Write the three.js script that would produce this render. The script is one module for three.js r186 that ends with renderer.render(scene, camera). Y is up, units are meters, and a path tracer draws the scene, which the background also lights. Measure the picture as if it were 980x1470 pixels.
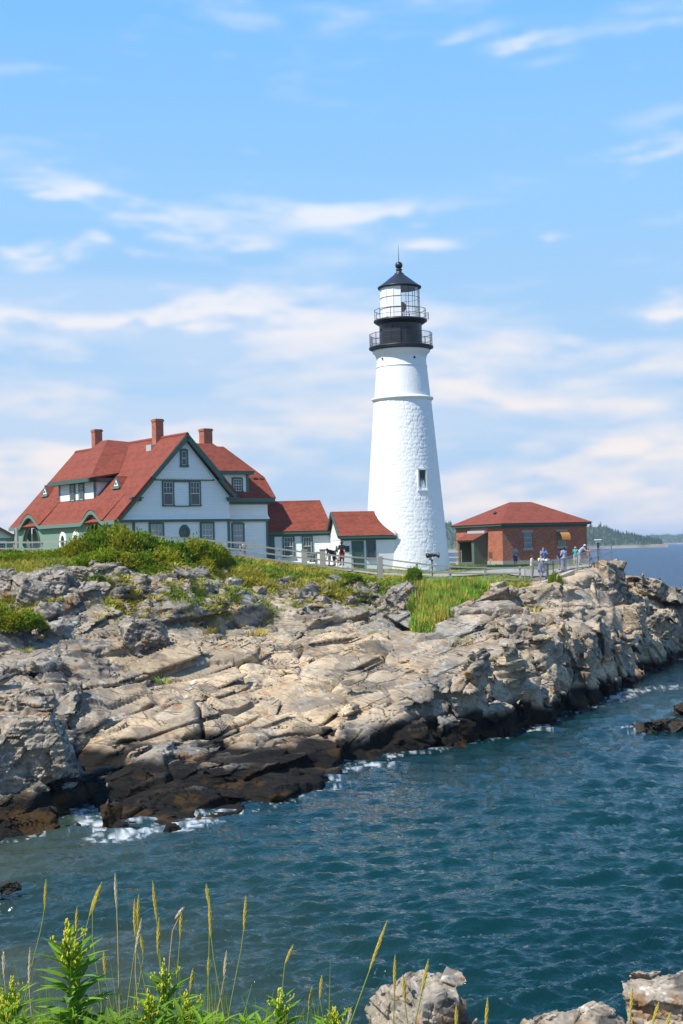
import * as THREE from 'three';
import { mergeGeometries, mergeVertices } from 'three/addons/utils/BufferGeometryUtils.js';

// ---------------------------------------------------------------- camera, sky, sun, exposure
const EYE = new THREE.Vector3(0, 9.2, 0);
const camera = new THREE.PerspectiveCamera(40.36, 683 / 1024, 0.1, 30000);
camera.position.copy(EYE);
camera.rotation.order = 'YXZ';
camera.rotation.set(THREE.MathUtils.degToRad(1.561), 0, THREE.MathUtils.degToRad(-1.47));
camera.updateMatrixWorld(true);
const scene = new THREE.Scene();
const renderer = new THREE.WebGLRenderer({ antialias: true });
renderer.toneMapping = THREE.LinearToneMapping;
renderer.toneMappingExposure = 1.33;
renderer.shadowMap.enabled = true;
const SKY_GAIN = 0.82;
const SUN_AZ = THREE.MathUtils.degToRad(55), SUN_EL = THREE.MathUtils.degToRad(54);
const SUN_DIR = new THREE.Vector3(-Math.sin(SUN_AZ) * Math.cos(SUN_EL), Math.sin(SUN_EL), Math.cos(SUN_AZ) * Math.cos(SUN_EL));
const sun = new THREE.DirectionalLight(new THREE.Color().setRGB(1, 0.945, 0.85), 5);
sun.name = 'sun';
sun.position.copy(SUN_DIR).multiplyScalar(200).add(new THREE.Vector3(0, 8, -90));
sun.target.position.set(0, 8, -90);
sun.castShadow = true;
Object.assign(sun.shadow.camera, { left: -90, right: 90, top: 90, bottom: -90, near: 1, far: 500 });
sun.shadow.mapSize.set(4096, 4096);
scene.add(sun, sun.target);

// ---------------------------------------------------------------- numbers
function rngOf(seed) { let a = seed >>> 0; return () => { a = (a + 0x6D2B79F5) | 0; let t = Math.imul(a ^ (a >>> 15), 1 | a); t = (t + Math.imul(t ^ (t >>> 7), 61 | t)) ^ t; return ((t ^ (t >>> 14)) >>> 0) / 4294967296; }; }
const R = rngOf(77), rr = (a, b) => a + (b - a) * R();
const clamp = (x, a = 0, b = 1) => x < a ? a : x > b ? b : x, lerp = (a, b, t) => a + (b - a) * t, sstep = (a, b, x) => { const t = clamp((x - a) / (b - a)); return t * t * (3 - 2 * t); };
function hash(i, j, k) { let h = Math.imul(i, 374761393) ^ Math.imul(j, 668265263) ^ Math.imul(k, 2147483647 - 1274126177); h = Math.imul(h ^ (h >>> 13), 1274126177); h = Math.imul(h ^ (h >>> 16), 2246822519); return ((h ^ (h >>> 15)) >>> 0) / 4294967296; }
function noise(x, y, z) {
  const i = Math.floor(x), j = Math.floor(y), k = Math.floor(z); let u = x - i, v = y - j, w = z - k;
  u = u * u * (3 - 2 * u); v = v * v * (3 - 2 * v); w = w * w * (3 - 2 * w);
  const a = lerp(lerp(hash(i, j, k), hash(i + 1, j, k), u), lerp(hash(i, j + 1, k), hash(i + 1, j + 1, k), u), v);
  const b = lerp(lerp(hash(i, j, k + 1), hash(i + 1, j, k + 1), u), lerp(hash(i, j + 1, k + 1), hash(i + 1, j + 1, k + 1), u), v);
  return lerp(a, b, w);
}
function fbm(x, y, z, n = 4) { let s = 0, a = 0.5, t = 0; for (let o = 0; o < n; o++) { s += a * noise(x, y, z); t += a; a *= 0.5; x = x * 2.03 + 17.1; y = y * 2.03 + 5.7; z = z * 2.03 + 9.3; } return s / t; }

// bearing, elevation, width, height (degrees), weight
const CLOUDS = [[9.6, 3.6, 2.6, 1.1, .3], [5.6, 2.2, 1.8, .7, .3], [-13, 4.2, 2.2, .8, .25], [13, 4.4, 2, .8, .3], [7.0, 20.2, 2.0, .5, .5], [13.2, 15.6, 1.7, .8, .5], [-10.3, 14.9, 2.6, .55, .75], [-8, 13.6, 3.6, .8, .45], [-13, 12.6, 1.5, .7, .5], [1.2, 13.6, 2.3, .35, .6], [-3.3, 12.6, 1.2, .3, .5], [8.8, 12.4, .9, .28, .7], [4, 12.3, .9, .2, .6], [-11.4, 9.6, 3.2, .22, .8], [-4.6, 10.4, 2.6, .9, .55], [13.6, 9.4, .8, .5, .8],
  [-31, 17, 3, .7, .6], [-48, 13, 3, .8, .6], [30, 14.5, 3, .6, .6], [52, 19, 2.5, .6, .55], [75, 12, 3, .6, .6], [-80, 15, 3, .7, .6], [110, 14, 3, .6, .6], [-115, 18, 2.6, .6, .6], [150, 13, 3, .6, .6], [-150, 15, 3, .7, .6]];
// ---------------------------------------------------------------- sky: clear summer air with thin streaks and low fair-weather cloud, the same all round
(() => {
  const W = 3072, H = 1536, data = new Float32Array(W * H * 4);
  const stops = [[0, .47, .61, .80], [4, .43, .62, .85], [9, .375, .60, .88], [14, .305, .58, .92], [21, .215, .515, .94], [40, .11, .33, .76], [90, .07, .22, .60]];
  const cap = (x, a, b) => sstep(a, b, x);
  for (let r = H / 2; r < H; r++) {
    const el = (r + .5) / H * 180 - 90;
    let k = 0; while (k < stops.length - 2 && stops[k + 1][0] < el) k++;
    const t = clamp((el - stops[k][0]) / (stops[k + 1][0] - stops[k][0])), base = [1, 2, 3].map((c) => lerp(stops[k][c], stops[k + 1][c], t));
    const e = el * Math.PI / 180, ce = Math.cos(e), sy = Math.sin(e);
    for (let c = 0; c < W; c++) {
      const az = (c + .5) / W * 2 * Math.PI - Math.PI, x = ce * Math.cos(az), z = ce * Math.sin(az);
      const deg = Math.atan2(x, -z) * 180 / Math.PI;   // bearing from straight ahead
      let cloud = 0, warm = 0;
      if (el < 45) {
        // streaky clouds, drawn out along the horizon
        const sx = x * 11, sz = z * 11, sv = el * 0.62, wv = fbm(sx * .5, sv * .4, sz * .5 + 3, 3) * 1.6;
        const big = fbm(sx * .42 + 3, sv * .6 + 1 + wv, sz * .42 + 8, 4), fine = fbm(sx * 1.5 + wv, sv * 2.3 + wv, sz * 1.5, 5), wisp = fbm(sx * 4.5, sv * 5 + wv * 2, sz * 4.5, 3);
        const band = .30 * cap(el, .2, 1.6) * (1 - cap(el, 4.2, 6)) + .19 * cap(el, 4.5, 6) * (1 - cap(el, 9.5, 12)) - .02 - .09 * cap(el, 12, 16);
        let d = big * .85 + fine * .72 + wisp * .22 - .92 + band;
        // clouds of the day that stand out from the streaks
        for (const [ca, ce0, wa, we, g] of CLOUDS) { const q = ((deg - ca + (fine - .5) * wa * 1.2) / (wa * 1.25)) ** 2 + ((el - ce0 + (wisp - .5) * we * 2.4) / (we * 1.2)) ** 2; if (q < 6) d += .75 * g * Math.exp(-q) * (.1 + 1.2 * fine * (.4 + 1.2 * wisp)); }
        cloud = .92 * sstep(-.06, .56, d);
        warm = sstep(15, 3, el);
        const thin = el < 18 ? fbm(sx * .3 + 9, sv * .9 + 4, sz * .3, 3) : 0;
        cloud = Math.max(cloud, .22 * sstep(.5, .75, thin) * (1 - cap(el, 8, 17)));
      }
      const o = (r * W + c) * 4, cc = [lerp(.88, 1.03, warm), lerp(.88, .895, warm), lerp(.93, .80, warm)], a = cloud * .84;
      for (let q = 0; q < 3; q++) data[o + q] = lerp(base[q], cc[q], a) * SKY_GAIN;
      data[o + 3] = 1;
    }
  }
  for (let r = 0; r < H / 2; r++) for (let c = 0; c < W; c++) { const o = (r * W + c) * 4; data[o] = .30 * SKY_GAIN; data[o + 1] = .37 * SKY_GAIN; data[o + 2] = .46 * SKY_GAIN; data[o + 3] = 1; }
  const sky = new THREE.DataTexture(data, W, H, THREE.RGBAFormat, THREE.FloatType);
  sky.mapping = THREE.EquirectangularReflectionMapping; sky.magFilter = sky.minFilter = THREE.LinearFilter; sky.needsUpdate = true;
  scene.background = sky; scene.environment = sky;
})();
// ---------------------------------------------------------------- surveying: where the line of sight through a point of the photograph stands at a chosen distance
const at = (px, py, d) => { const r = new THREE.Vector3((px - 490) / 2000, -(py - 735) / 2000, -1).applyEuler(camera.rotation); return EYE.clone().addScaledVector(r, d / -r.z); };
const V = (x, y, z) => new THREE.Vector3(x, y, z);
const taken = new Map();
const numbered = (n) => { const k = taken.get(n) ?? 0; taken.set(n, k + 1); return k ? `${n}_${String(k).padStart(3, '0')}` : n; };
function tag(o, label, category, group, kind) { if (label) o.userData.label = label; if (category) o.userData.category = category; if (group) o.userData.group = group; if (kind) o.userData.kind = kind; return o; }
function thing(name, label, category, pos = V(0, 0, 0), turn = 0, group) { const o = new THREE.Group(); o.name = numbered(name); o.position.copy(pos); o.rotation.y = turn; scene.add(o); return tag(o, label, category, group); }
function part(name, geo, mat, parent, label) { const m = new THREE.Mesh(geo instanceof B ? geo.build() : geo, mat); m.name = name; if (label) m.userData.label = label; parent.add(m); return m; }
function solo(name, geo, mat, label, category, group, kind) { const m = new THREE.Mesh(geo instanceof B ? geo.build() : geo, mat); m.name = numbered(name); scene.add(m); return tag(m, label, category, group, kind); }

// faces with flat normals and uv in metres, laid out along each face
class B {
  constructor() { this.p = []; this.n = []; this.u = []; this.m = null; }
  tri(a, b, c, n) {
    if (this.m) { a = a.clone().applyMatrix4(this.m); b = b.clone().applyMatrix4(this.m); c = c.clone().applyMatrix4(this.m); n = null; }
    n = n ?? b.clone().sub(a).cross(c.clone().sub(a)).normalize();
    const ux = Math.abs(n.y) > .999 ? V(1, 0, 0) : V(n.z, 0, -n.x).normalize(), uy = n.clone().cross(ux);
    for (const q of [a, b, c]) { this.p.push(q.x, q.y, q.z); this.n.push(n.x, n.y, n.z); this.u.push(q.dot(ux), q.dot(uy)); }
    return this;
  }
  poly(pts) { for (let i = 1; i < pts.length - 1; i++) this.tri(pts[0], pts[i], pts[i + 1]); return this; }
  // a polygon thickened by t against its normal
  slab(pts, t) {
    let n = V(0, 0, 0); for (let i = 0; i < pts.length; i++) { const a = pts[i], b = pts[(i + 1) % pts.length]; n.add(a.clone().cross(b)); } n.normalize();
    const low = pts.map((q) => q.clone().addScaledVector(n, -t));
    this.poly(pts); this.poly([...low].reverse());
    for (let i = 0; i < pts.length; i++) { const j = (i + 1) % pts.length; this.poly([pts[i], low[i], low[j], pts[j]]); }
    return this;
  }
  box(x0, x1, y0, y1, z0, z1) {
    const P = (i, j, k) => V(i ? x1 : x0, j ? y1 : y0, k ? z1 : z0);
    return this.poly([P(0, 0, 1), P(1, 0, 1), P(1, 1, 1), P(0, 1, 1)]).poly([P(1, 0, 0), P(0, 0, 0), P(0, 1, 0), P(1, 1, 0)]).poly([P(1, 0, 1), P(1, 0, 0), P(1, 1, 0), P(1, 1, 1)]).poly([P(0, 0, 0), P(0, 0, 1), P(0, 1, 1), P(0, 1, 0)]).poly([P(0, 1, 1), P(1, 1, 1), P(1, 1, 0), P(0, 1, 0)]).poly([P(0, 0, 0), P(1, 0, 0), P(1, 0, 1), P(0, 0, 1)]);
  }
  // a bar of width w and height h from a to b
  bar(a, b, w, h = w, up = V(0, 1, 0)) {
    const d = b.clone().sub(a).normalize(); if (Math.abs(d.dot(up)) > .98) up = V(1, 0, 0);
    const s = d.clone().cross(up).normalize().multiplyScalar(w / 2), t = s.clone().cross(d).normalize().multiplyScalar(h / 2);
    const c = (q, i, j) => q.clone().addScaledVector(s, i).addScaledVector(t, j), k = [[-1, -1], [1, -1], [1, 1], [-1, 1]];
    for (let i = 0; i < 4; i++) { const [p, q] = [k[i], k[(i + 1) % 4]]; this.poly([c(a, ...p), c(b, ...p), c(b, ...q), c(a, ...q)].reverse()); }
    this.poly(k.map((q) => c(a, ...q)).reverse()); this.poly(k.map((q) => c(b, ...q)));
    return this;
  }
  tube(a, b, r0, r1 = r0, n = 8) {
    const d = b.clone().sub(a).normalize(), s = V(d.y, d.z, d.x).cross(d).normalize(), t = d.clone().cross(s), ring = (q, r, i) => q.clone().addScaledVector(s, r * Math.cos(i / n * 6.28318)).addScaledVector(t, r * Math.sin(i / n * 6.28318));
    for (let i = 0; i < n; i++) this.poly([ring(a, r0, i), ring(a, r0, i + 1), ring(b, r1, i + 1), ring(b, r1, i)]);
    this.poly(Array.from({ length: n }, (_, i) => ring(a, r0, n - i))); this.poly(Array.from({ length: n }, (_, i) => ring(b, r1, i)));
    return this;
  }
  add(g) { g = g.index ? g.toNonIndexed() : g; const p = g.attributes.position, n = g.attributes.normal, u = g.attributes.uv; for (let i = 0; i < p.count; i++) { this.p.push(p.getX(i), p.getY(i), p.getZ(i)); this.n.push(n.getX(i), n.getY(i), n.getZ(i)); this.u.push(u ? u.getX(i) : 0, u ? u.getY(i) : 0); } return this; }
  build() { const g = new THREE.BufferGeometry(); g.setAttribute('position', new THREE.Float32BufferAttribute(this.p, 3)); g.setAttribute('normal', new THREE.Float32BufferAttribute(this.n, 3)); g.setAttribute('uv', new THREE.Float32BufferAttribute(this.u, 2)); return g; }
}
// a surface over a grid of points, smooth
function gridGeo(nu, nv, f, closeU = false) {
  const P = new Float32Array(nu * nv * 3), U = new Float32Array(nu * nv * 2), I = [];
  for (let j = 0; j < nv; j++) for (let i = 0; i < nu; i++) { const q = f(i / (nu - 1), j / (nv - 1), i, j), o = j * nu + i; P[o * 3] = q.x; P[o * 3 + 1] = q.y; P[o * 3 + 2] = q.z; U[o * 2] = q.u ?? i / (nu - 1); U[o * 2 + 1] = q.v ?? j / (nv - 1); }
  for (let j = 0; j < nv - 1; j++) for (let i = 0; i < nu - 1; i++) { const a = j * nu + i; I.push(a, a + 1, a + nu, a + 1, a + nu + 1, a + nu); }
  const g = new THREE.BufferGeometry(); g.setAttribute('position', new THREE.BufferAttribute(P, 3)); g.setAttribute('uv', new THREE.BufferAttribute(U, 2)); g.setIndex(I); g.computeVertexNormals();
  if (closeU) { const n = g.attributes.normal; for (let j = 0; j < nv; j++) { const a = j * nu, b = a + nu - 1, v = V(n.getX(a) + n.getX(b), n.getY(a) + n.getY(b), n.getZ(a) + n.getZ(b)).normalize(); n.setXYZ(a, v.x, v.y, v.z); n.setXYZ(b, v.x, v.y, v.z); } }
  return g;
}
// surface nets: a mesh of the surface where f is zero
function surf(f, lo, hi, cell) {
  const nx = Math.ceil((hi.x - lo.x) / cell) + 1, ny = Math.ceil((hi.y - lo.y) / cell) + 1, nz = Math.ceil((hi.z - lo.z) / cell) + 1, F = new Float32Array(nx * ny * nz), id = new Int32Array(nx * ny * nz).fill(-1), P = [], I = [];
  const at3 = (i, j, k) => (k * ny + j) * nx + i;
  for (let k = 0; k < nz; k++) for (let j = 0; j < ny; j++) for (let i = 0; i < nx; i++) F[at3(i, j, k)] = f(lo.x + i * cell, lo.y + j * cell, lo.z + k * cell);
  for (let k = 0; k < nz - 1; k++) for (let j = 0; j < ny - 1; j++) for (let i = 0; i < nx - 1; i++) {
    let s = [0, 0, 0], n = 0;
    for (let e = 0; e < 12; e++) {
      const ax = e >> 2, q = e & 3, a = [0, 0, 0], b = [0, 0, 0]; a[(ax + 1) % 3] = b[(ax + 1) % 3] = q & 1; a[(ax + 2) % 3] = b[(ax + 2) % 3] = q >> 1; b[ax] = 1;
      const fa = F[at3(i + a[0], j + a[1], k + a[2])], fb = F[at3(i + b[0], j + b[1], k + b[2])];
      if ((fa < 0) !== (fb < 0)) { const t = fa / (fa - fb); for (let c = 0; c < 3; c++) s[c] += a[c] + (b[c] - a[c]) * t; n++; }
    }
    if (n) { id[at3(i, j, k)] = P.length / 3; P.push(lo.x + (i + s[0] / n) * cell, lo.y + (j + s[1] / n) * cell, lo.z + (k + s[2] / n) * cell); }
  }
  for (let k = 1; k < nz - 1; k++) for (let j = 1; j < ny - 1; j++) for (let i = 1; i < nx - 1; i++) {
    const f0 = F[at3(i, j, k)];
    for (const [d, u, v] of [[[1, 0, 0], [0, 1, 0], [0, 0, 1]], [[0, 1, 0], [0, 0, 1], [1, 0, 0]], [[0, 0, 1], [1, 0, 0], [0, 1, 0]]]) {
      const f1 = F[at3(i + d[0], j + d[1], k + d[2])]; if ((f0 < 0) === (f1 < 0)) continue;
      const a = id[at3(i, j, k)], b = id[at3(i - u[0], j - u[1], k - u[2])], c = id[at3(i - u[0] - v[0], j - u[1] - v[1], k - u[2] - v[2])], e = id[at3(i - v[0], j - v[1], k - v[2])];
      if (f0 < 0) I.push(a, b, c, a, c, e); else I.push(a, c, b, a, e, c);
    }
  }
  const g = new THREE.BufferGeometry(); g.setAttribute('position', new THREE.Float32BufferAttribute(P, 3)); g.setAttribute('uv', new THREE.Float32BufferAttribute(new Float32Array(P.length / 3 * 2), 2)); g.setIndex(I); g.computeVertexNormals(); return g;
}

// ---------------------------------------------------------------- materials
const toS = (x) => 255 * (x <= .0031308 ? x * 12.92 : 1.055 * x ** (1 / 2.4) - .055);
function tex(w, h, f, srgb = true, sx = 1, sy = 1) {
  const d = new Uint8Array(w * h * 4);
  for (let j = 0; j < h; j++) for (let i = 0; i < w; i++) { const c = f(i / w, j / h, i, j), o = (j * w + i) * 4; for (let q = 0; q < 3; q++) d[o + q] = clamp(srgb ? toS(clamp(c[q])) : 255 * (c[q] ?? c), 0, 255); d[o + 3] = 255; }
  const t = new THREE.DataTexture(d, w, h); t.wrapS = t.wrapT = THREE.RepeatWrapping; t.magFilter = t.minFilter = THREE.LinearFilter; t.repeat.set(sx, sy); if (srgb) t.colorSpace = THREE.SRGBColorSpace; t.needsUpdate = true; return t;
}
const wrapN = (u, v, f, s) => { const a = u * 2 * Math.PI, b = v * 2 * Math.PI; return fbm(Math.cos(a) * f + s, Math.sin(a) * f + Math.cos(b) * f * 1.01, Math.sin(b) * f + s, 4); };   // noise that tiles
const std = (c, o = {}) => new THREE.MeshStandardMaterial({ color: new THREE.Color().setRGB(...c), roughness: .8, ...o });
const grainMap = tex(256, 256, (u, v) => { const n = .82 + .36 * wrapN(u, v, 5, 3) - .18 + .1 * (hash(u * 256 | 0, v * 256 | 0, 5) - .5); return [n * .88, n * .88, n * .88]; }, true, .5, .5);
const M = {};
(() => {
  // red asphalt shingle courses, two metres to a tile
  const rows = 14, cols = 7, sh = (u, v) => { const r = Math.floor(v * rows), c = Math.floor(u * cols + (r % 2) * .5 + 7) % cols; return [r, c]; };
  M.roof = new THREE.MeshStandardMaterial({ roughness: .92, map: tex(512, 512, (u, v, i, j) => { const [r, c] = sh(u, v), t = .84 + .34 * hash(r, c, 9) + .14 * (hash(r, 3, 3) - .5) + .5 * (wrapN(u, v, 2.2, 1) - .5) + .25 * (hash(i, j, 2) - .5), y = v * rows % 1; const w = y < .12 ? .86 : 1; return [.21 * t * w, .046 * t * w, .024 * t * w]; }, true, .5, .5), bumpMap: tex(512, 512, (u, v) => { const y = v * rows % 1, x = (u * cols + (Math.floor(v * rows) % 2) * .5) % 1; return [y < .1 || x < .03 ? 0 : 1 - y * .5]; }, false, .5, .5), bumpScale: .02 });
  const boards = 8;   // clapboards, ten to the metre
  M.clap = new THREE.MeshStandardMaterial({ roughness: .6, map: tex(256, 256, (u, v, i, j) => { const t = .97 + .07 * (wrapN(u, v, 2, 8) - .5) + .03 * (hash(3, Math.floor(v * boards), 2) - .5); return [.80 * t, .82 * t, .83 * t]; }, true, 1, 1), bumpMap: tex(8, 256, (u, v) => { const y = v * boards % 1; return [y < .1 ? y * 10 : 1 - y * .9]; }, false, 1, 1), bumpScale: .034 });
  M.white = std([.81, .82, .82], { roughness: .55, map: grainMap.clone() });
  M.white.map = tex(128, 128, (u, v) => { const t = .96 + .08 * (wrapN(u, v, 3, 4) - .5); return [t, t, t]; }, true, .5, .5);
  M.green = std([.045, .105, .09], { roughness: .5 });
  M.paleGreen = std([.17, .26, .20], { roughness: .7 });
  M.paleGreenTrim = std([.12, .2, .165], { roughness: .55 });
  M.roofBoth = M.roof.clone(); M.roofBoth.side = THREE.DoubleSide;
  M.curtainGlass = new THREE.MeshPhysicalMaterial({ color: new THREE.Color().setRGB(.24, .27, .29), roughness: .1, ior: 1.5 });
  M.shade = std([.02, .025, .03], { roughness: .9 });
  M.glass = new THREE.MeshPhysicalMaterial({ color: new THREE.Color().setRGB(.05, .065, .075), roughness: .04, ior: 1.5 });
  M.curtain = std([.55, .56, .56]);
  M.clear = new THREE.MeshPhysicalMaterial({ color: 0xffffff, transmission: 1, thickness: 0, roughness: .02, ior: 1.5 });
  M.muntin = std([.62, .64, .64], { roughness: .5 });
  M.black = std([.018, .021, .027], { roughness: .38 });
  M.iron = std([.03, .032, .035], { roughness: .5 });
  M.lead = std([.50, .52, .53], { roughness: .45, metalness: .3 });
  M.steel = std([.42, .44, .46], { roughness: .4, metalness: .7 });
  M.concrete = std([.40, .37, .32], { map: tex(256, 256, (u, v, i, j) => { const t = .8 + .45 * wrapN(u, v, 4, 6) - .1 + .1 * (hash(i, j, 4) - .5); return [t, t, t]; }, true, .6, .6) });
  // brickwork, a metre and a half to a tile
  const course = 20, per = 7;
  const bk = (u, v) => { const r = Math.floor(v * course), s = u * per + (r % 2) * .5, c = Math.floor(s + 7) % per, fx = s % 1, fy = v * course % 1; return [r, c, fx < .055 || fy < .16]; };
  M.brick = new THREE.MeshStandardMaterial({ roughness: .9, map: tex(512, 512, (u, v, i, j) => { const [r, c, joint] = bk(u, v), n = .1 * (hash(i, j, 7) - .5); if (joint) return [.34 + n, .26 + n, .20 + n]; const t = .72 + .56 * hash(r, c, 31) + n, k = hash(r, c, 12); return [(k > .8 ? .28 : .40) * t, (k > .8 ? .10 : .115) * t, (k > .8 ? .075 : .062) * t]; }, true, 1 / 1.5, 1 / 1.5), bumpMap: tex(512, 512, (u, v) => [bk(u, v)[2] ? 0 : 1], false, 1 / 1.5, 1 / 1.5), bumpScale: .008 });
  M.wood = std([.36, .34, .31], { roughness: .9, map: tex(128, 256, (u, v, i, j) => { const t = .72 + .5 * fbm(u * 18, v * 2.2, 3, 3) + .1 * (hash(i, j, 3) - .5); return [t, t, t * .98]; }, true, 1.5, 1.5) });
  M.rust = std([.20, .10, .05], { roughness: .85, map: tex(128, 128, (u, v) => { const t = .6 + .8 * wrapN(u, v, 4, 2); return [t, t * .95, t * .85]; }, true, 1, 1) });
  M.rustBoth = M.rust.clone(); M.rustBoth.side = THREE.DoubleSide; M.rustBoth.color.setRGB(.42, .20, .06);
  M.shedGreen = std([.085, .125, .10], { roughness: .6 });
  M.path = std([.30, .285, .26], { roughness: .95, map: M.concrete.map });
})();
// ---------------------------------------------------------------- the rocky headland: profiles running inland from the water, surveyed at 23 bearings
// each profile: waterline, top of the tide-dark band, foot of the slope, lower, middle and upper slope, edge of the turf, fence line; then level ground (height, distance) to the back cliff
const S = [
  [-330, [[1215, 45], [1150, 48], [1130, 49], [1075, 50], [1010, 53], [915, 70], [835, 78], [800, 89]], [9.4, 112, 9.4, 150, -3, 165]],
  [-120, [[1200, 46.2], [1145, 49], [1124, 50.6], [1075, 53], [1002, 59], [910, 71], [832, 78.5], [798, 90]], [9.4, 112, 9.4, 150, -3, 165]],
  [0, [[1190, 47.4], [1142, 49.5], [1120, 51], [1075, 53.5], [1000, 60], [905, 72], [830, 79], [797, 90]], [9.3, 112, 9.2, 150, -3, 165]],
  [64, [[1184, 48.2], [1142, 50], [1122, 51.4], [1084, 54.5], [1002, 61.5], [902, 73], [826, 79.5], [797, 90]], [9.2, 112, 9.1, 150, -3, 165]],
  [98, [[1166, 50.4], [1132, 53.5], [1110, 56], [1085, 58.5], [1000, 64], [900, 73.5], [822, 80], [794, 90]], [9.2, 112, 9.1, 150, -3, 165]],
  [115, [[1140, 54], [1112, 57.5], [1100, 59], [1085, 60.5], [1000, 65], [898, 74], [822, 80.5], [791, 90]], [9.2, 112, 9.1, 150, -3, 165]],
  [160, [[1190, 47], [1152, 50.5], [1114, 56], [1080, 61], [1000, 66], [905, 73.5], [835, 80], [793, 90]], [9.1, 112, 9, 150, -3, 165]],
  [240, [[1182, 47.7], [1130, 51.5], [1085, 58], [1062, 62], [985, 66.5], [900, 74.5], [838, 82], [796, 91]], [9.0, 112, 8.9, 150, -3, 165]],
  [330, [[1160, 50.2], [1114, 54.2], [1088, 59], [1058, 63], [985, 68], [900, 77], [834, 87], [801, 94]], [8.8, 112, 8.7, 148, -3, 160]],
  [400, [[1140, 52.8], [1112, 55.8], [1098, 60], [1058, 63.6], [970, 71], [895, 80], [838, 89], [811, 95]], [8.4, 112, 8.4, 146, -3, 158]],
  [440, [[1128, 54.6], [1107, 56.6], [1100, 59.6], [1056, 64.2], [967, 71.5], [898, 80], [844, 89], [816, 95]], [8.25, 112, 8.2, 145, -3, 157]],
  [472, [[1118, 56.2], [1103, 57.8], [1100, 59.7], [1052, 64.4], [965, 72], [900, 80], [848, 89], [820, 95]], [8.1, 112, 8.1, 144, -3, 156]],
  [492, [[1092, 60.8], [1062, 62.8], [1040, 64], [1020, 65.5], [960, 72.5], [900, 81], [850, 90], [824, 96]], [8.0, 112, 8, 142, -3, 155]],
  [560, [[1080, 63], [1045, 64.3], [1020, 65.5], [1000, 67.5], [950, 74], [900, 81.5], [852, 91], [833, 97]], [7.8, 110, 7.8, 140, -3, 150]],
  [640, [[1067, 65.4], [1010, 66.6], [990, 67], [975, 68.5], [935, 75], [900, 81], [852, 91], [840, 96.5]], [7.6, 112, 7.6, 138, -3, 147]],
  [720, [[1052, 68.7], [1005, 69.8], [965, 70.6], [940, 72], [905, 77.5], [875, 84.5], [852, 93], [842, 97]], [7.6, 116, 7.6, 138, -3, 146]],
  [780, [[1035, 72.8], [995, 74], [960, 75], [920, 76.5], [890, 80.5], [868, 87], [852, 93], [837, 98]], [7.6, 118, 7.6, 138, -3, 146]],
  [830, [[1016, 78], [975, 80], [940, 82], [900, 84.5], [875, 88], [858, 93], [838, 97.5], [818, 102]], [7.6, 118, 7.6, 137, -3, 145]],
  [872, [[995, 85.5], [955, 88.5], [920, 91], [890, 94], [874, 97.5], [862, 99.5], [838, 101.5], [812, 104.5]], [7.5, 112, 6.5, 130, -3, 138]],
  [894, [[982, 90.7], [945, 93.5], [915, 96], [890, 98.5], [878, 101], [870, 104], [862, 106], [852, 108]], [4.6, 111, 1.5, 116, -3, 122]],
  [935, [[960, 101], [928, 103.5], [898, 106], [872, 108], [852, 110], [843, 112], [839, 114.5], [838, 117]], [5.2, 120, 1.5, 125, -3, 130]],
  [975, [[944, 110], [915, 111.5], [888, 113], [868, 114.5], [856, 116.5], [850, 118.5], [847, 121], [846, 123]], [4.6, 126, 1.2, 130, -3, 135]],
  [1060, [[925, 123], [904, 124.5], [886, 126], [872, 127], [864, 128], [860, 129], [858, 130.5], [858, 132]], [3.5, 134, .8, 137, -3, 141]],
  [1180, [[904, 140], [902, 141], [900, 142], [900, 142.5], [901, 143], [902, 143.5], [903, 144], [905, 145]], [-.8, 146, -1.5, 147, -3, 150]],
];
const prof = S.map(([px, rows, back]) => {
  const p = rows.map(([py, d]) => { const q = at(px, py, d); return [-q.z, q.y]; }), w = p[0];
  p.unshift([w[0] - 4.5, -2.8]); p.push([back[1], back[0]], [back[3], back[2]], [back[5], back[4]]);
  return { px, p };
});
const bearing = (px) => { const q = at(px, 790, 100); return q.x / 100; };      // sideways metres per metre of distance
const slopeOf = prof.map((s) => bearing(s.px));
function profileAt(b) {       // the profile along a bearing, between the two surveyed ones next to it
  let k = 0; while (k < prof.length - 2 && slopeOf[k + 1] < b) k++;
  const t = clamp((b - slopeOf[k]) / (slopeOf[k + 1] - slopeOf[k])), s = t * t * (3 - 2 * t) * .6 + t * .4;
  return prof[k].p.map((a, i) => [lerp(a[0], prof[k + 1].p[i][0], s), lerp(a[1], prof[k + 1].p[i][1], s)]);
}
function alongProfile(p, d) { let k = 0; while (k < p.length - 2 && p[k + 1][0] < d) k++; const t = clamp((d - p[k][0]) / (p[k + 1][0] - p[k][0])); return [d < p[0][0] ? -3 : lerp(p[k][1], p[k + 1][1], t), k + t]; }
const profCache = new Map();
const baseH = (x, z) => { const b = x / -z, key = Math.round(b * 3000); if (z > -40 || z < -164 || Math.abs(b) > .42) return -99; let p = profCache.get(key); if (!p) profCache.set(key, p = profileAt(b)); return alongProfile(p, -z)[0]; };
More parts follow.
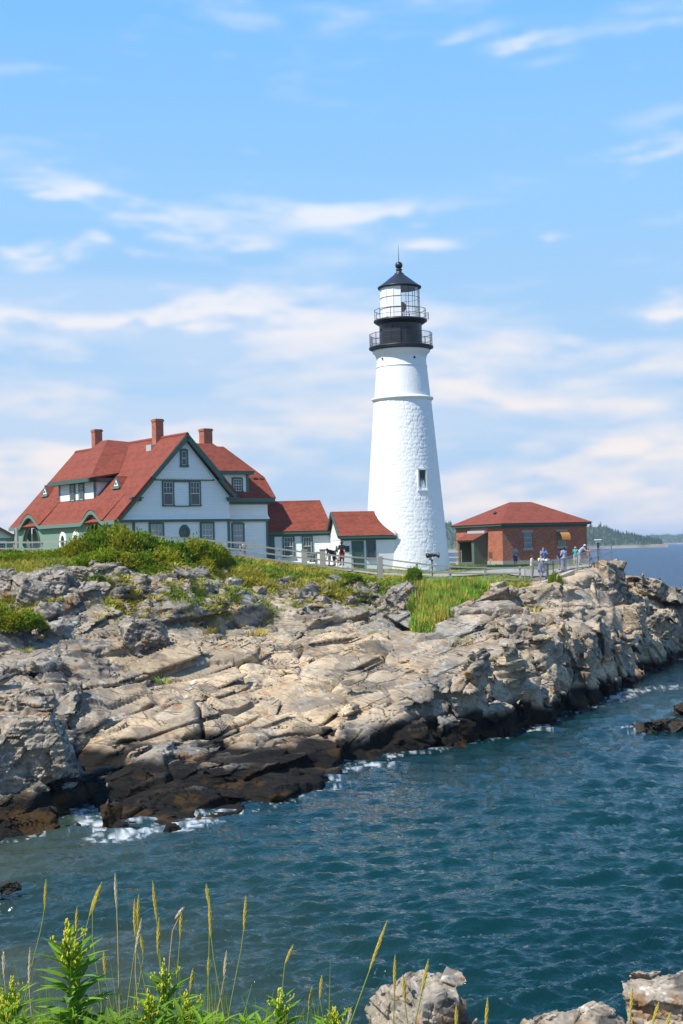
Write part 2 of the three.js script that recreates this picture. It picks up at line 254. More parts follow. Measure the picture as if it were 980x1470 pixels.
// jointed gneiss: cells stretched along the strike; each block stands out or back and tilts a little, with open joints between
const E1 = V(.73, .19, -.65).normalize(), E2 = V(.25, .86, .42).addScaledVector(E1, -V(.25, .86, .42).dot(E1)).normalize(), E3 = E1.clone().cross(E2);
const cell = { gap: 0, id: 0, push: 0 };
const hashI = (i, j, k) => { let h = Math.imul(i, 374761393) ^ Math.imul(j, 668265263) ^ Math.imul(k, 873257471); h = Math.imul(h ^ (h >>> 13), 1274126177); h = Math.imul(h ^ (h >>> 16), 2246822519); return h ^ (h >>> 15); };
function pushOf(i, j, k, seed, u, v, w) { const h = hashI(i + seed, j + 31, k + 7), a = (h & 1023) / 1023; cell.id = ((h >>> 10) & 1023) / 1023; return (a - .5) * 2 + (cell.id - .5) * 2.2 * u + (((h >>> 20) & 1023) / 1023 - .5) * 2.4 * v + (((h >>> 5) & 1023) / 1023 - .5) * 1.6 * w; }
function cells(a, b, c, seed, blend) {
  const i0 = Math.floor(a), j0 = Math.floor(b), k0 = Math.floor(c); let f1 = 9, f2 = 9, bi = 0, bj = 0, bk = 0, bu = 0, bv = 0, bw = 0, ci = 0, cj = 0, ck = 0, cu = 0, cv = 0, cw = 0;
  for (let k = k0 - 1; k <= k0 + 1; k++) for (let j = j0 - 1; j <= j0 + 1; j++) for (let i = i0 - 1; i <= i0 + 1; i++) {
    const h = hashI(i + seed, j, k), u = i + .1 + .00078 * (h & 1023) - a, v = j + .1 + .00078 * ((h >>> 10) & 1023) - b, w = k + .1 + .00078 * ((h >>> 20) & 1023) - c, q = u * u + v * v + w * w;
    if (q < f1) { f2 = f1; ci = bi; cj = bj; ck = bk; cu = bu; cv = bv; cw = bw; f1 = q; bi = i; bj = j; bk = k; bu = u; bv = v; bw = w; } else if (q < f2) { f2 = q; ci = i; cj = j; ck = k; cu = u; cv = v; cw = w; }
  }
  const gap = Math.sqrt(f2) - Math.sqrt(f1), p2 = gap < blend ? pushOf(ci, cj, ck, seed, cu, cv, cw) : 0, p1 = pushOf(bi, bj, bk, seed, bu, bv, bw);
  cell.gap = gap; cell.push = gap < blend ? lerp(.5 * (p1 + p2), p1, gap / blend) : p1;
  return cell;
}
const blocks = (x, y, z, sa, sb, sc, seed, blend) => cells((x * E1.x + y * E1.y + z * E1.z) / sa, (x * E2.x + y * E2.y + z * E2.z) / sb, (x * E3.x + y * E3.y + z * E3.z) / sc, seed, blend);
const pillars = (x, y, z, sa, sb, sc, seed, blend) => cells((x * .75 - z * .66) / sa + .15 * y, (y + .12 * x) / sb, (x * .66 + z * .75) / sc, seed, blend);   // upright joints of the sea cliff
// the long smooth slabs of the middle and right of the slope
const slabAt = (px, row) => sstep(90, 200, px) * sstep(900, 820, px) * sstep(3.1, 3.9, row) * (1 - sstep(5.7, 6.4, row));
// what grows where: share of turf over the rock
function turf(px, row, x, y, z) {
  const vn = fbm(x * .35, y * .3, z * .35 + 40, 4), vf = fbm(x * 1.4, y, z * 1.4 + 11, 3);
  let g = sstep(6.92, 7.25, row + .28 * sstep(340, 60, px) + (vn - .5) * 1.5 + (vf - .5) * .6);
  if (px > 735) g *= 1 - sstep(735, 775, px);
  const upper = px < 600 ? sstep(5.75, 6.6, row) * sstep(.515, .58, vf * .6 + vn * .4) * sstep(600, 480, px) : 0;
  const rk = clamp((row - 5.75) / 1.7), reed = sstep(1.1, .75, Math.abs(px - lerp(600, 664, rk)) / lerp(12, 58, rk) + (vf - .5) * 2.0 + (vn - .5) * 1.2) * sstep(5.7, 5.95, row) * sstep(7.95, 7.7, row);
  return [clamp(Math.max(g, upper * .8, reed)), vn, vf, reed];
}
const terr = {};
(() => {
  const cols = []; for (let px = -330; px <= 1180;) { cols.push(px); px += px > -40 && px < 1010 ? 1.7 : 7; }
  const dist = []; for (let d = 44.5; d < 148; d *= d < 112 ? 1.0023 : 1.008) dist.push(d);
  const nx = cols.length, nk = dist.length, ny = 328, lat = cols.map(bearing), pf = lat.map(profileAt), level = (j, d) => 9.2 - (j * 1.7 - 118) * d / 2000;
  const hgt = new Float32Array(nx * nk), rowOf = new Float32Array(nx * nk);
  for (let i = 0; i < nx; i++) for (let k = 0; k < nk; k++) { const [h, r] = alongProfile(pf[i], dist[k]); hgt[k * nx + i] = h; rowOf[k * nx + i] = r; }
  const P = [], CI = [], meta = [], I = [];
  function density(i, k, x, y, z, h, sl, px, row, g, wild, slabby) {
    const s = (y - h) * sl, keep = 1 - .82 * g, cliff = sstep(540, 680, px), scale = row > 1 && row < 4 ? lerp(px > 120 && px < 482 && row < 3.3 ? .62 : .75, 1.05, cliff) : row <= 1 ? lerp(.6, 1, cliff) : 1;
    const L = blocks(x, y, z, 5.2, 2.2, 2.8, 11, .06), lp = L.push, lg = L.gap;
    let d = lp * .54 * wild * (1 - .55 * slabby) - .40 * sstep(.075, .0, lg) + (noise(x * .3, y * .3, z * .3 + 5) - .5) * .8 * (1 - .4 * slabby);
    if (cliff > 0 && row < 4.2) { const c = pillars(x, y, z, 1.7, 2.6, 2.0, 71, .06); d = lerp(d, d * .6 + c.push * .55 - .45 * sstep(.08, 0, c.gap), cliff * sstep(4.2, 3.4, row)); }
    const rest = s - d * scale * keep; if (rest > .6 || rest < -.6) return rest;     // well clear of the surface
    const q = x * E2.x + y * E2.y + z * E2.z + .5 * noise(x * .25, y * .4, z * .25), saw = (t) => { t -= Math.floor(t); return t < .74 ? t / .74 : (1 - t) / .26; }, tr = saw(q / .74);
    let rough = 0, slab = 0; const calm = 1 - .65 * sstep(760, 860, px);
    if (slabby < 1) { const m = blocks(x + lp * .3, y, z, 1.9, .7, 1.05, 57, .07); rough = m.push * .31 - .22 * sstep(.075, .0, m.gap) + (tr - .5) * .16; const n = blocks(x, y, z, .62, .25, .36, 33, .12); rough += n.push * .05 - .04 * sstep(.10, 0, n.gap); }
    if (slabby > 0) { const m = blocks(x, y, z, 5.5, .72, 1.6, 83, .12); slab = m.push * .20 - .34 * sstep(.15, 0, m.gap) + (tr - .5) * .32; const n = blocks(x, y, z, 1.7, .45, .7, 35, .3); slab += n.push * .055; }
    d += lerp(rough * calm, slab, slabby);
    d *= scale; if (row <= 1) d -= .1;
    return s - d * keep;
  }
  const size = nx * ny; let F0 = new Float32Array(size), F1 = new Float32Array(size), id0 = new Int32Array(size).fill(-1), id1 = new Int32Array(size).fill(-1);
  const fill = (F, k) => {
    F.fill(1); const d = dist[k];
    for (let i = 0; i < nx; i++) {
      const o = k * nx + i, h = hgt[o], row = rowOf[o], px = cols[i], x = lat[i] * d, z = -d;
      if (h < -2.6 || row > 8.25) { if (row > 8.25) for (let j = 0; j < ny; j++) F[j * nx + i] = level(j, d) > h - .12 ? 1 : -1; continue; }
      const kb = Math.max(0, k - 1), ib = Math.max(0, i - 1), gz = (hgt[k * nx + i] - hgt[kb * nx + i]) / Math.max(.01, dist[k] - dist[kb]), gx = (hgt[o] - hgt[k * nx + ib]) / Math.max(.01, (lat[i] - lat[ib]) * d), sl = 1 / Math.sqrt(1 + Math.min(gz * gz + gx * gx, 40));
      const g = Math.max(turf(px, row, x, h, z)[0], px > 700 && px < 885 ? sstep(7.35, 7.75, row) : 0), wild = px < 330 ? 1.1 : 1, slabby = slabAt(px, row), reach = 1.25 / sl;
      for (let j = 0; j < ny; j++) { const y = level(j, d); F[j * nx + i] = y > h + reach ? 1 : y < h - reach ? -1 : density(i, k, x, y, z, h, sl, px, row, g, wild, slabby); }
    }
  };
  fill(F0, 0);
  for (let k = 0; k < nk - 1; k++) {
    fill(F1, k + 1); id1.fill(-1);
    for (let j = 0; j < ny - 1; j++) for (let i = 0; i < nx - 1; i++) {
      const o = j * nx + i, c = [F0[o], F0[o + 1], F0[o + nx], F0[o + nx + 1], F1[o], F1[o + 1], F1[o + nx], F1[o + nx + 1]]; let neg = 0; for (let e = 0; e < 8; e++) if (c[e] < 0) neg++;
      if (neg === 0 || neg === 8) continue;
      let sx = 0, sy = 0, sz = 0, n = 0; const ed = (a, b, ax, x0, y0, z0) => { const fa = c[a], fb = c[b]; if ((fa < 0) !== (fb < 0)) { const t = fa / (fa - fb); sx += x0 + (ax === 0 ? t : 0); sy += y0 + (ax === 1 ? t : 0); sz += z0 + (ax === 2 ? t : 0); n++; } };
      ed(0, 1, 0, 0, 0, 0); ed(2, 3, 0, 0, 1, 0); ed(4, 5, 0, 0, 0, 1); ed(6, 7, 0, 0, 1, 1); ed(0, 2, 1, 0, 0, 0); ed(1, 3, 1, 1, 0, 0); ed(4, 6, 1, 0, 0, 1); ed(5, 7, 1, 1, 0, 1); ed(0, 4, 2, 0, 0, 0); ed(1, 5, 2, 1, 0, 0); ed(2, 6, 2, 0, 1, 0); ed(3, 7, 2, 1, 1, 0);
      sx /= n; sy /= n; sz /= n; const d = lerp(dist[k], dist[k + 1], sz), la = lerp(lat[i], lat[i + 1], sx), y = lerp(level(j, d), level(j + 1, d), sy);
      id1[o] = P.length / 3; P.push(la * d, y, -d); meta.push(lerp(cols[i], cols[i + 1], sx), lerp(rowOf[k * nx + i], rowOf[(k + 1) * nx + i], sz));
    }
    // faces across the edges of slice k
    const quad = (flip, a, b, c, e) => { if (a < 0 || b < 0 || c < 0 || e < 0) return; if (flip) I.push(a, b, c, a, c, e); else I.push(a, c, b, a, e, c); };
    for (let j = 1; j < ny - 1; j++) for (let i = 1; i < nx - 1; i++) {
      const o = j * nx + i, f = F0[o] < 0;
      if (k > 0) { if (f !== (F0[o + 1] < 0)) quad(!f, id1[o], id1[o - nx], id0[o - nx], id0[o]); if (f !== (F0[o + nx] < 0)) quad(!f, id1[o], id0[o], id0[o - 1], id1[o - 1]); }
      if (f !== (F1[o] < 0)) quad(f, id1[o], id1[o - nx], id1[o - nx - 1], id1[o - 1]);
    }
    [F0, F1] = [F1, F0]; [id0, id1] = [id1, id0];
  }
  const N = P.length / 3, Cc = new Float32Array(N * 3), UV = new Float32Array(N * 2), veg = new Float32Array(N), reedA = new Float32Array(N);
  const vein = [at(292, 948, 71.5), at(262, 1012, 66)], vd = vein[1].clone().sub(vein[0]), vl = vd.lengthSq(), tmp = V(0, 0, 0);
  for (let o = 0; o < N; o++) {
    const x = P[o * 3], y = P[o * 3 + 1], z = P[o * 3 + 2], px = meta[o * 2], row = meta[o * 2 + 1];
    const [g, vn, vf, reed] = turf(px, row, x, y, z); veg[o] = g; reedA[o] = reed;
    const slabby = slabAt(px, row), lid = blocks(x, y, z, 5.2, 2.2, 2.8, 11, .1).id, mid = blocks(x, y, z, 2.5, .68, 1.05, 57, .1).id;
    UV[o * 2] = x * E1.x + z * E1.z; UV[o * 2 + 1] = y * 1.2 - z * .6 + x * .3;
    // the stone itself: pale grey gneiss, tan and pinkish slabs in the middle, greyer ledges above and to the left; black lichen zone by the water, brown weed below it
    const band = noise((x * E2.x + y * E2.y + z * E2.z) * 7, x * .4, 4), tone = .70 - .14 * sstep(360, 240, px) * sstep(4.9, 5.6, row) + .06 * sstep(700, 850, px) + .36 * mid + .22 * (lid - .5) + .26 * (fbm(x * 3.1, y * 3.1, z * 3.1 + 9, 4) - .5) + .5 * (fbm(x * .8, y * .8, z * .8 + 2, 4) - .5) + .16 * (band - .5);
    const warm = clamp(.14 + slabby * .75 * sstep(680, 480, px) + sstep(560, 760, px) * .5 + sstep(60, -40, px) * .4 * sstep(6, 5, row) + 1.6 * (fbm(x * .55, y * .7, z * .55 + 70, 3) - .5));
    let c = [lerp(.31, .56, warm) * tone, lerp(.288, .43, warm) * tone, lerp(.252, .282, warm) * tone];
    const grey = sstep(.545, .63, fbm(x * .9, y * 2.2, z * .9 + 21, 5)) * (1 - .4 * slabby) * lerp(lerp(.95, .8, sstep(300, 420, px)), .42, sstep(560, 760, px));
    c = c.map((v, k) => lerp(v, [.07, .069, .070][k] * (.6 + .8 * tone), grey));
    const orange = sstep(.66, .74, fbm(x * 1.3, y * 1.3, z * 1.3 + 55, 4)); c = c.map((v, k) => lerp(v, [.44, .21, .07][k] * tone, orange * .6));
    const pale = sstep(.68, .78, fbm(x * 4, y * 4, z * 4 + 33, 3)); c = c.map((v, k) => lerp(v, [.58, .57, .54][k], pale * .6));
    tmp.set(x - vein[0].x, y - vein[0].y, z - vein[0].z); const vt = clamp(tmp.dot(vd) / vl), vdist = tmp.addScaledVector(vd, -vt).length() + .25 * Math.abs(fbm(x * 2, y * 2, z * 2, 2) - .5); c = c.map((v) => lerp(v, .72, sstep(.13, .05, vdist)));
    const edge = .92 + .1 * sstep(540, 620, px) - .35 * sstep(780, 880, px) + .9 * (fbm(x * .45, 3, z * .45, 4) - .5) + .5 * (mid - .5), wet = sstep(edge + .28, edge - .22, y);
    c = c.map((v, k) => lerp(v, [.0095, .0083, .0068][k] * (.3 + 1.1 * tone * (.4 + fbm(x * 5, y * 5, z * 5, 3))), wet * .99));
    const weed = wet * sstep(.56, .66, fbm(x * .9, y * 1.5, z * .9 + 90, 4)) * sstep(.9, .3, y); c = c.map((v, k) => lerp(v, [.07, .04, .011][k], weed * .6));
    if (g > 0) { const k2 = .7 + .6 * vf, sc = [lerp(.12, .20, vn) * k2, lerp(.12, .165, vn) * k2, .045 * k2]; c = c.map((v, k) => lerp(v, sc[k], sstep(.15, .6, g))); }
    c.forEach((v, k) => { Cc[o * 3 + k] = clamp(v, .004, .8); });
  }
  const geo = new THREE.BufferGeometry(); geo.setAttribute('position', new THREE.Float32BufferAttribute(P, 3)); geo.setIndex(I); geo.computeVertexNormals();
  for (let pass = 0; pass < 1; pass++) {     // take the steps of the lattice out of the faces
    const p = geo.attributes.position.array, acc = new Float32Array(p.length), cnt = new Uint8Array(N);
    for (let i = 0; i < I.length; i += 3) for (let e = 0; e < 3; e++) { const a = I[i + e], b = I[i + (e + 1) % 3]; acc[a * 3] += p[b * 3]; acc[a * 3 + 1] += p[b * 3 + 1]; acc[a * 3 + 2] += p[b * 3 + 2]; cnt[a]++; }
    for (let a = 0; a < N; a++) if (cnt[a] > 3) for (let c = 0; c < 3; c++) p[a * 3 + c] = lerp(p[a * 3 + c], acc[a * 3 + c] / cnt[a], meta[a * 2] > 600 ? .25 : .5);
  }
  geo.computeVertexNormals();
  { const n = geo.attributes.normal; let s = 0; for (let i = 0; i < n.count; i += 97) s += n.getY(i); if (s < 0) { for (let i = 0; i < I.length; i += 3) { const t = I[i]; I[i] = I[i + 1]; I[i + 1] = t; } geo.setIndex(I); geo.computeVertexNormals(); } }
  geo.setAttribute('color', new THREE.BufferAttribute(Cc, 3)); geo.setAttribute('uv', new THREE.BufferAttribute(UV, 2));
  // fine joints and grain: a net of hairline cracks drawn out along the strike
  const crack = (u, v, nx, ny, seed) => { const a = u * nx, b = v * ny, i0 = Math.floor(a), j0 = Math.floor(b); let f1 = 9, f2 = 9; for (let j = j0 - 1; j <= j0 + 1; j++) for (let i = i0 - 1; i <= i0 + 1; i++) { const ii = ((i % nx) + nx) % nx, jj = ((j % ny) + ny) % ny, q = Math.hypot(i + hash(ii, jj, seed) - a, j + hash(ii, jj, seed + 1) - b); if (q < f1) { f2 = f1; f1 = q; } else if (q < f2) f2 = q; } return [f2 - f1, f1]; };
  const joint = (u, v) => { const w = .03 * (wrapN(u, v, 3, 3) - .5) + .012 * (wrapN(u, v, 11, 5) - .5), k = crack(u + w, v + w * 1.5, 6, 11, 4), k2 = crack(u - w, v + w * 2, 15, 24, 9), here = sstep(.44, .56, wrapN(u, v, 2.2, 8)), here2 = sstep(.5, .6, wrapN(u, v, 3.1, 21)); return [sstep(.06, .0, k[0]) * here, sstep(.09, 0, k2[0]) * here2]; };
  const fine = tex(1024, 1024, (u, v, i, j) => { const k = joint(u, v); return [clamp(.62 - .5 * k[0] - .2 * k[1] + .6 * (wrapN(u, v, 3, 5) - .5) + .5 * (wrapN(u, v, 16, 2) - .5) + .12 * (hash(i, j, 8) - .5))]; }, false, .125, .125);
  const jointDirtShade = tex(1024, 1024, (u, v, i, j) => { const k = joint(u, v), n = .93 + .5 * (wrapN(u, v, 9, 6) - .5) + .4 * (wrapN(u, v, 27, 4) - .5) + .16 * (hash(i, j, 6) - .5), t = n * (1 - .5 * k[0]) * (1 - .22 * k[1]); return [t, t * .985, t * .96]; }, true, .125, .125);   // dark lines along some hairline joints: dirt with crack shade painted in
  M.rock = new THREE.MeshPhysicalMaterial({ specularIntensity: .3, vertexColors: true, map: jointDirtShade, roughness: .9, bumpMap: fine, bumpScale: .10, flatShading: true });
  M.stone = new THREE.MeshPhysicalMaterial({ specularIntensity: .3, vertexColors: true, map: jointDirtShade, roughness: .9, bumpMap: fine, bumpScale: .03 });
  const land = new THREE.Mesh(geo, M.rock); land.name = 'rocky_headland'; tag(land, 'jointed grey and tan rock ledges of the headland with turf above', null, null, 'structure'); scene.add(land);
  console.log('rock triangles', I.length / 3, 'vertices', N);
  Object.assign(terr, { P, N: geo.attributes.normal.array, veg, reed: reedA, meta, count: N });
  // level ground behind the fence, down to the back cliff
  {
    const cs = []; for (let px = -330; px <= 880; px += 8) cs.push(px);
    const lv = cs.map((px) => { const p = profileAt(bearing(px)); return p; }), nr = 60, PP = [], UU = [], CC = [], II = [];
    for (let r = 0; r < nr; r++) cs.forEach((px, i) => { const p = lv[i], d = lerp(p[8][0] - .4, p[11][0], Math.pow(r / (nr - 1), .9)), x = bearing(px) * d, y = alongProfile(p, d)[0] - .05 + .12 * (fbm(x * .3, 1, d * .3, 3) - .5); PP.push(x, y, -d); UU.push(x, d); const k = .75 + .5 * fbm(x * .7, 3, d * .7, 4); CC.push(.125 * k, .145 * k, .04 * k); });
    for (let r = 0; r < nr - 1; r++) for (let i = 0; i < cs.length - 1; i++) { const a = r * cs.length + i; II.push(a, a + 1, a + cs.length, a + 1, a + cs.length + 1, a + cs.length); }
    const g = new THREE.BufferGeometry(); g.setAttribute('position', new THREE.Float32BufferAttribute(PP, 3)); g.setAttribute('uv', new THREE.Float32BufferAttribute(UU, 2)); g.setAttribute('color', new THREE.Float32BufferAttribute(CC, 3)); g.setIndex(II); g.computeVertexNormals();
    const m = new THREE.Mesh(g, new THREE.MeshStandardMaterial({ vertexColors: true, roughness: 1 })); m.name = 'lawn'; tag(m, 'mown grass around the lighthouse and the houses', null, null, 'structure'); scene.add(m);
  }
  const cs = .25, gx0 = -60, gz0 = -170, gw = 560, gh = 520, Hh = new Float32Array(gw * gh).fill(-99);
  for (let o = 0; o < N; o++) { const i = Math.round((P[o * 3] - gx0) / cs), j = Math.round((P[o * 3 + 2] - gz0) / cs); if (i >= 0 && j >= 0 && i < gw && j < gh) Hh[j * gw + i] = Math.max(Hh[j * gw + i], P[o * 3 + 1]); }
  terr.height = (x, z) => { const i = Math.round((x - gx0) / cs), j = Math.round((z - gz0) / cs), v = i < 0 || j < 0 || i >= gw || j >= gh ? -99 : Hh[j * gw + i]; return v > -90 ? v : baseH(x, z); };
})();
const ground = (x, z) => terr.height(x, z);
// ---------------------------------------------------------------- sea
(() => {
  const az = []; for (let a = -75; a <= 75;) { az.push(a); a += Math.abs(a) < 15.5 ? .06 : Math.abs(a) < 20 ? .15 : 2.5; }
  const rad = [6, 10, 14, 17]; for (let r = 19; r < 14000;) { rad.push(r); r += Math.max(.09, r * r / (9.2 * 1393) * 1.15 * (r > 160 ? 2 + r / 500 : 1)); } rad.push(16000);
  const nu = az.length, nv = rad.length, N = nu * nv, P = new Float32Array(N * 3), C = new Float32Array(N * 3), UV = new Float32Array(N * 2), I = [];
  const w = rngOf(5), waves = Array.from({ length: 30 }, (_, i) => { const L = .34 * Math.pow(1.17, i * .55), th = -1.78 + (w() - .5) * 1.35, k = 2 * Math.PI / L; return [Math.cos(th) * k, Math.sin(th) * k, w() * 6.28, .0185 * Math.pow(L, .62), L]; });
  const streaks = [[[835, 1012], [905, 992], [985, 983]], [[690, 1052], [720, 1049], [770, 1043]], [[472, 1102], [505, 1098], [545, 1094]], [[403, 1138], [425, 1137], [462, 1127]], [[100, 1165], [125, 1172], [140, 1184]], [[905, 1043], [940, 1040], [985, 1036]], [[600, 1070], [640, 1069], [660, 1064]], [[150, 1196], [260, 1180], [330, 1160]]].map((s) => s.map(([px, py]) => { const r = at(px, py, 10).sub(EYE); return EYE.clone().addScaledVector(r, -9.2 / r.y); }));
  const segd = (x, z, a, b) => { const dx = b.x - a.x, dz = b.z - a.z, t = clamp(((x - a.x) * dx + (z - a.z) * dz) / (dx * dx + dz * dz)); return Math.hypot(x - a.x - dx * t, z - a.z - dz * t); };
  for (let j = 0; j < nv; j++) for (let i = 0; i < nu; i++) {
    const o = j * nu + i, a = az[i] * Math.PI / 180, x = rad[j] * Math.sin(a), z = -rad[j] * Math.cos(a), r = rad[j], step = r * r / (9.2 * 1393) * 1.15;
    let y = 0; const gust = .3 + 1.35 * fbm(x * .07, 2, z * .045, 4);
    if (r < 900) for (const [kx, kz, ph, am, L] of waves) { const f = sstep(2.4, 5.5, L / Math.max(.1, step)); if (f > 0) { const s = Math.sin(kx * x + kz * z + ph + 1.5 * noise(x * .25, 1, z * .25)); y += f * am * gust * (1 - 2 * Math.pow(Math.abs(s), .75)) * .8; } }
    P[o * 3] = x; P[o * 3 + 1] = y; P[o * 3 + 2] = z; UV[o * 2] = x; UV[o * 2 + 1] = z;
    // the water's own colour: teal where it is deep, olive over weedy rock in the shallows; foam lies white on it
    const h = r < 150 && Math.abs(az[i]) < 16 ? baseH(x, z) : -99, deep = fbm(x * .05 + 4, 7, z * .05, 3);
    let c = [lerp(.002, .0035, deep), lerp(.014, .036, deep), lerp(.022, .034, deep)];
    if (r < 130) {
      const shoal = (.35 + .65 * sstep(.42, .62, fbm(x * .13, 5, z * .13 + 3, 4))) * sstep(1, -12, x + (r - 40) * .35) * .8; c = c.map((v, k) => lerp(v, [.050, .062, .040][k], shoal));
      let fo = 0; const n1 = fbm(x * 1.1, 3, z * 1.1, 5), n2 = fbm(x * 3.7, 8, z * 3.7, 3);
      if (h > -1.6) fo = .46 * sstep(-1.5, -.1, h);
      for (const s of streaks) { const d = Math.min(segd(x, z, s[0], s[1]), segd(x, z, s[1], s[2])), wd = .5 + r * .011; if (d < wd * 2.2) fo = Math.max(fo, .62 * Math.exp(-((d / wd) ** 2))); }
      const n3 = fbm(x * 1.4 + 7, 1, z * 1.4, 4), lace = 1 - sstep(0, .075, Math.abs(n3 - .5)), lace2 = 1 - sstep(0, .06, Math.abs(n1 - .5)); fo = fo > .04 ? sstep(.5, .86, fo * .95 + .34 * Math.max(lace, lace2 * .8) + n2 * .3 - .17) : 0; c = c.map((v, k) => lerp(v, [.66, .70, .72][k], fo * .72));
    }
    c.forEach((v, k) => { C[o * 3 + k] = v; });
  }
  const split = rad.findIndex((r) => r > 150);
  const ripple = tex(512, 512, (u, v) => [clamp(.5 + 1.3 * (wrapN(u, v, 4, 5) - .5) + .5 * (wrapN(u, v, 12, 9) - .5))], false, .28, .4), swell = ripple.clone(); swell.repeat.set(.05, .11); swell.needsUpdate = true;
  for (const [name, label, j0, j1, mat] of [['sea', 'choppy blue green sea in the cove', 0, split, { roughness: .045, bumpMap: ripple, bumpScale: .028 }], ['open_sea', 'open blue sea reaching to the horizon', split, nv - 1, { roughness: .3, bumpMap: swell, bumpScale: .55, vertexColors: false, color: new THREE.Color().setRGB(.010, .046, .095) }]]) {
    const I = [], rows = j1 - j0 + 1, cut = (a, k) => a.slice(j0 * nu * k, (j1 + 1) * nu * k); for (let j = 0; j < rows - 1; j++) for (let i = 0; i < nu - 1; i++) { const a = j * nu + i; I.push(a, a + 1, a + nu, a + 1, a + nu + 1, a + nu); }
    const g = new THREE.BufferGeometry(); g.setAttribute('position', new THREE.BufferAttribute(cut(P, 3), 3)); g.setAttribute('color', new THREE.BufferAttribute(cut(C, 3), 3)); g.setAttribute('uv', new THREE.BufferAttribute(cut(UV, 2), 2)); g.setIndex(I); g.computeVertexNormals();
    const m = new THREE.Mesh(g, new THREE.MeshPhysicalMaterial({ vertexColors: true, ior: 1.33, ...mat })); m.name = name; tag(m, label, null, null, 'structure'); scene.add(m);
  }
})();
// ---------------------------------------------------------------- far shores
(() => {
  const shore = (name, label, d, tops, depth, seed, trees, woodsLabel, rockH) => {
    // tops: bearing pixel, height of the hill in metres above the sea
    const px0 = tops[0][0], px1 = tops.at(-1)[0], topAt = (px) => { let k = 0; while (k < tops.length - 2 && tops[k + 1][0] < px) k++; return lerp(tops[k][1], tops[k + 1][1], clamp((px - tops[k][0]) / (tops[k + 1][0] - tops[k][0]))); };
    const nu = 260, nv = 26, cols = [];
    const f = (u, v) => { const px = lerp(px0, px1, u), H = topAt(px), dd = d + depth * (v * 2 - .02) + 60 * (fbm(u * 9, seed, 1, 3) - .5), s = v < .06 ? v / .06 * rockH : v < .5 ? rockH + (v - .06) / .44 * Math.max(0, H - rockH) : Math.max(-2, H * (1 - (v - .5) * 2)); const y = Math.min(s, H + 2) * (.8 + .4 * fbm(u * 40, v * 6, seed, 3)) - (v === 0 ? 3 : 0); return { x: (px - 490) / 2000 * dd, y, z: -dd }; };
    const g = gridGeo(nu, nv, f), P = g.attributes.position, C = new Float32Array(P.count * 3);
    for (let i = 0; i < P.count; i++) { const y = P.getY(i), k = .35 + 1.3 * fbm(P.getX(i) * .06, y * .3, P.getZ(i) * .06, 4), rk = y < rockH * (.8 + .5 * fbm(P.getX(i) * .02, 1, 2, 3)) ? 1 : 0; (rk ? [.21 * k, .18 * k, .14 * k] : [.05 * k, .075 * k, .025 * k]).forEach((v, q) => { C[i * 3 + q] = v; }); }
    g.setAttribute('color', new THREE.BufferAttribute(C, 3));
    const m = new THREE.Mesh(g, new THREE.MeshStandardMaterial({ vertexColors: true, roughness: 1, side: THREE.DoubleSide })); m.name = numbered(name); tag(m, label, null, null, 'structure'); scene.add(m);
    // woods: spires and round crowns
    const rg = rngOf(seed), b = new B(); for (let t = 0; t < 3; t++) { const y0 = .12 + t * .27, c = new THREE.ConeGeometry(.26 - t * .07, .44, 6); c.translate(0, y0 + .22, 0); b.add(c); } b.tube(V(0, 0, 0), V(0, .2, 0), .04, .03, 4);
    const im = new THREE.InstancedMesh(b.build(), std([.030, .052, .018], { roughness: 1 }), trees), mt = new THREE.Matrix4(), col = new THREE.Color(); let n = 0;
    for (let k = 0; k < trees * 6 && n < trees; k++) { const u = rg(), v = .07 + .42 * rg(), q = f(u, v), px = lerp(px0, px1, u); if (q.y < rockH * .9 || topAt(px) < rockH + 4) continue; const h = 4 + 4 * rg() * rg() + 2 * rg(), w = h * (.5 + .6 * rg()); mt.makeRotationY(rg() * 6).scale(V(w, h, w)).setPosition(q.x, q.y - 1, q.z); im.setMatrixAt(n, mt); const t = .6 + .9 * rg(); im.setColorAt(n, col.setRGB(t, t * (.9 + .3 * rg()), t * .9)); n++; }
    im.count = n; im.name = numbered('far_woods'); tag(im, woodsLabel, 'woods', null, 'stuff'); scene.add(im);
  };
  shore('far_shore', 'low wooded headland with pale shore rocks across the bay', 2300, [[540, 46], [640, 50], [700, 51], [780, 49], [848, 44], [871, 39], [890, 31], [908, 25], [925, 15], [945, 12], [957, 1]], 190, 3, 2600, 'dark woods on the near headland across the bay', 5);
  shore('far_shore', 'more distant hazy wooded shore at the right edge', 4600, [[880, 31], [920, 34], [950, 33], [990, 31], [1080, 33], [1200, 25]], 260, 8, 1500, 'hazy woods on the farther shore at the right edge', 4);
  shore('far_shore', 'distant wooded shore behind the keeper house', 2600, [[-400, 50], [-200, 54], [0, 58], [60, 64], [110, 60], [200, 45], [330, 20], [360, 2]], 190, 13, 1500, 'far woods seen past the porch of the house', 6);
})();
scene.fog = new THREE.FogExp2(0xa9c4e6, .00009);
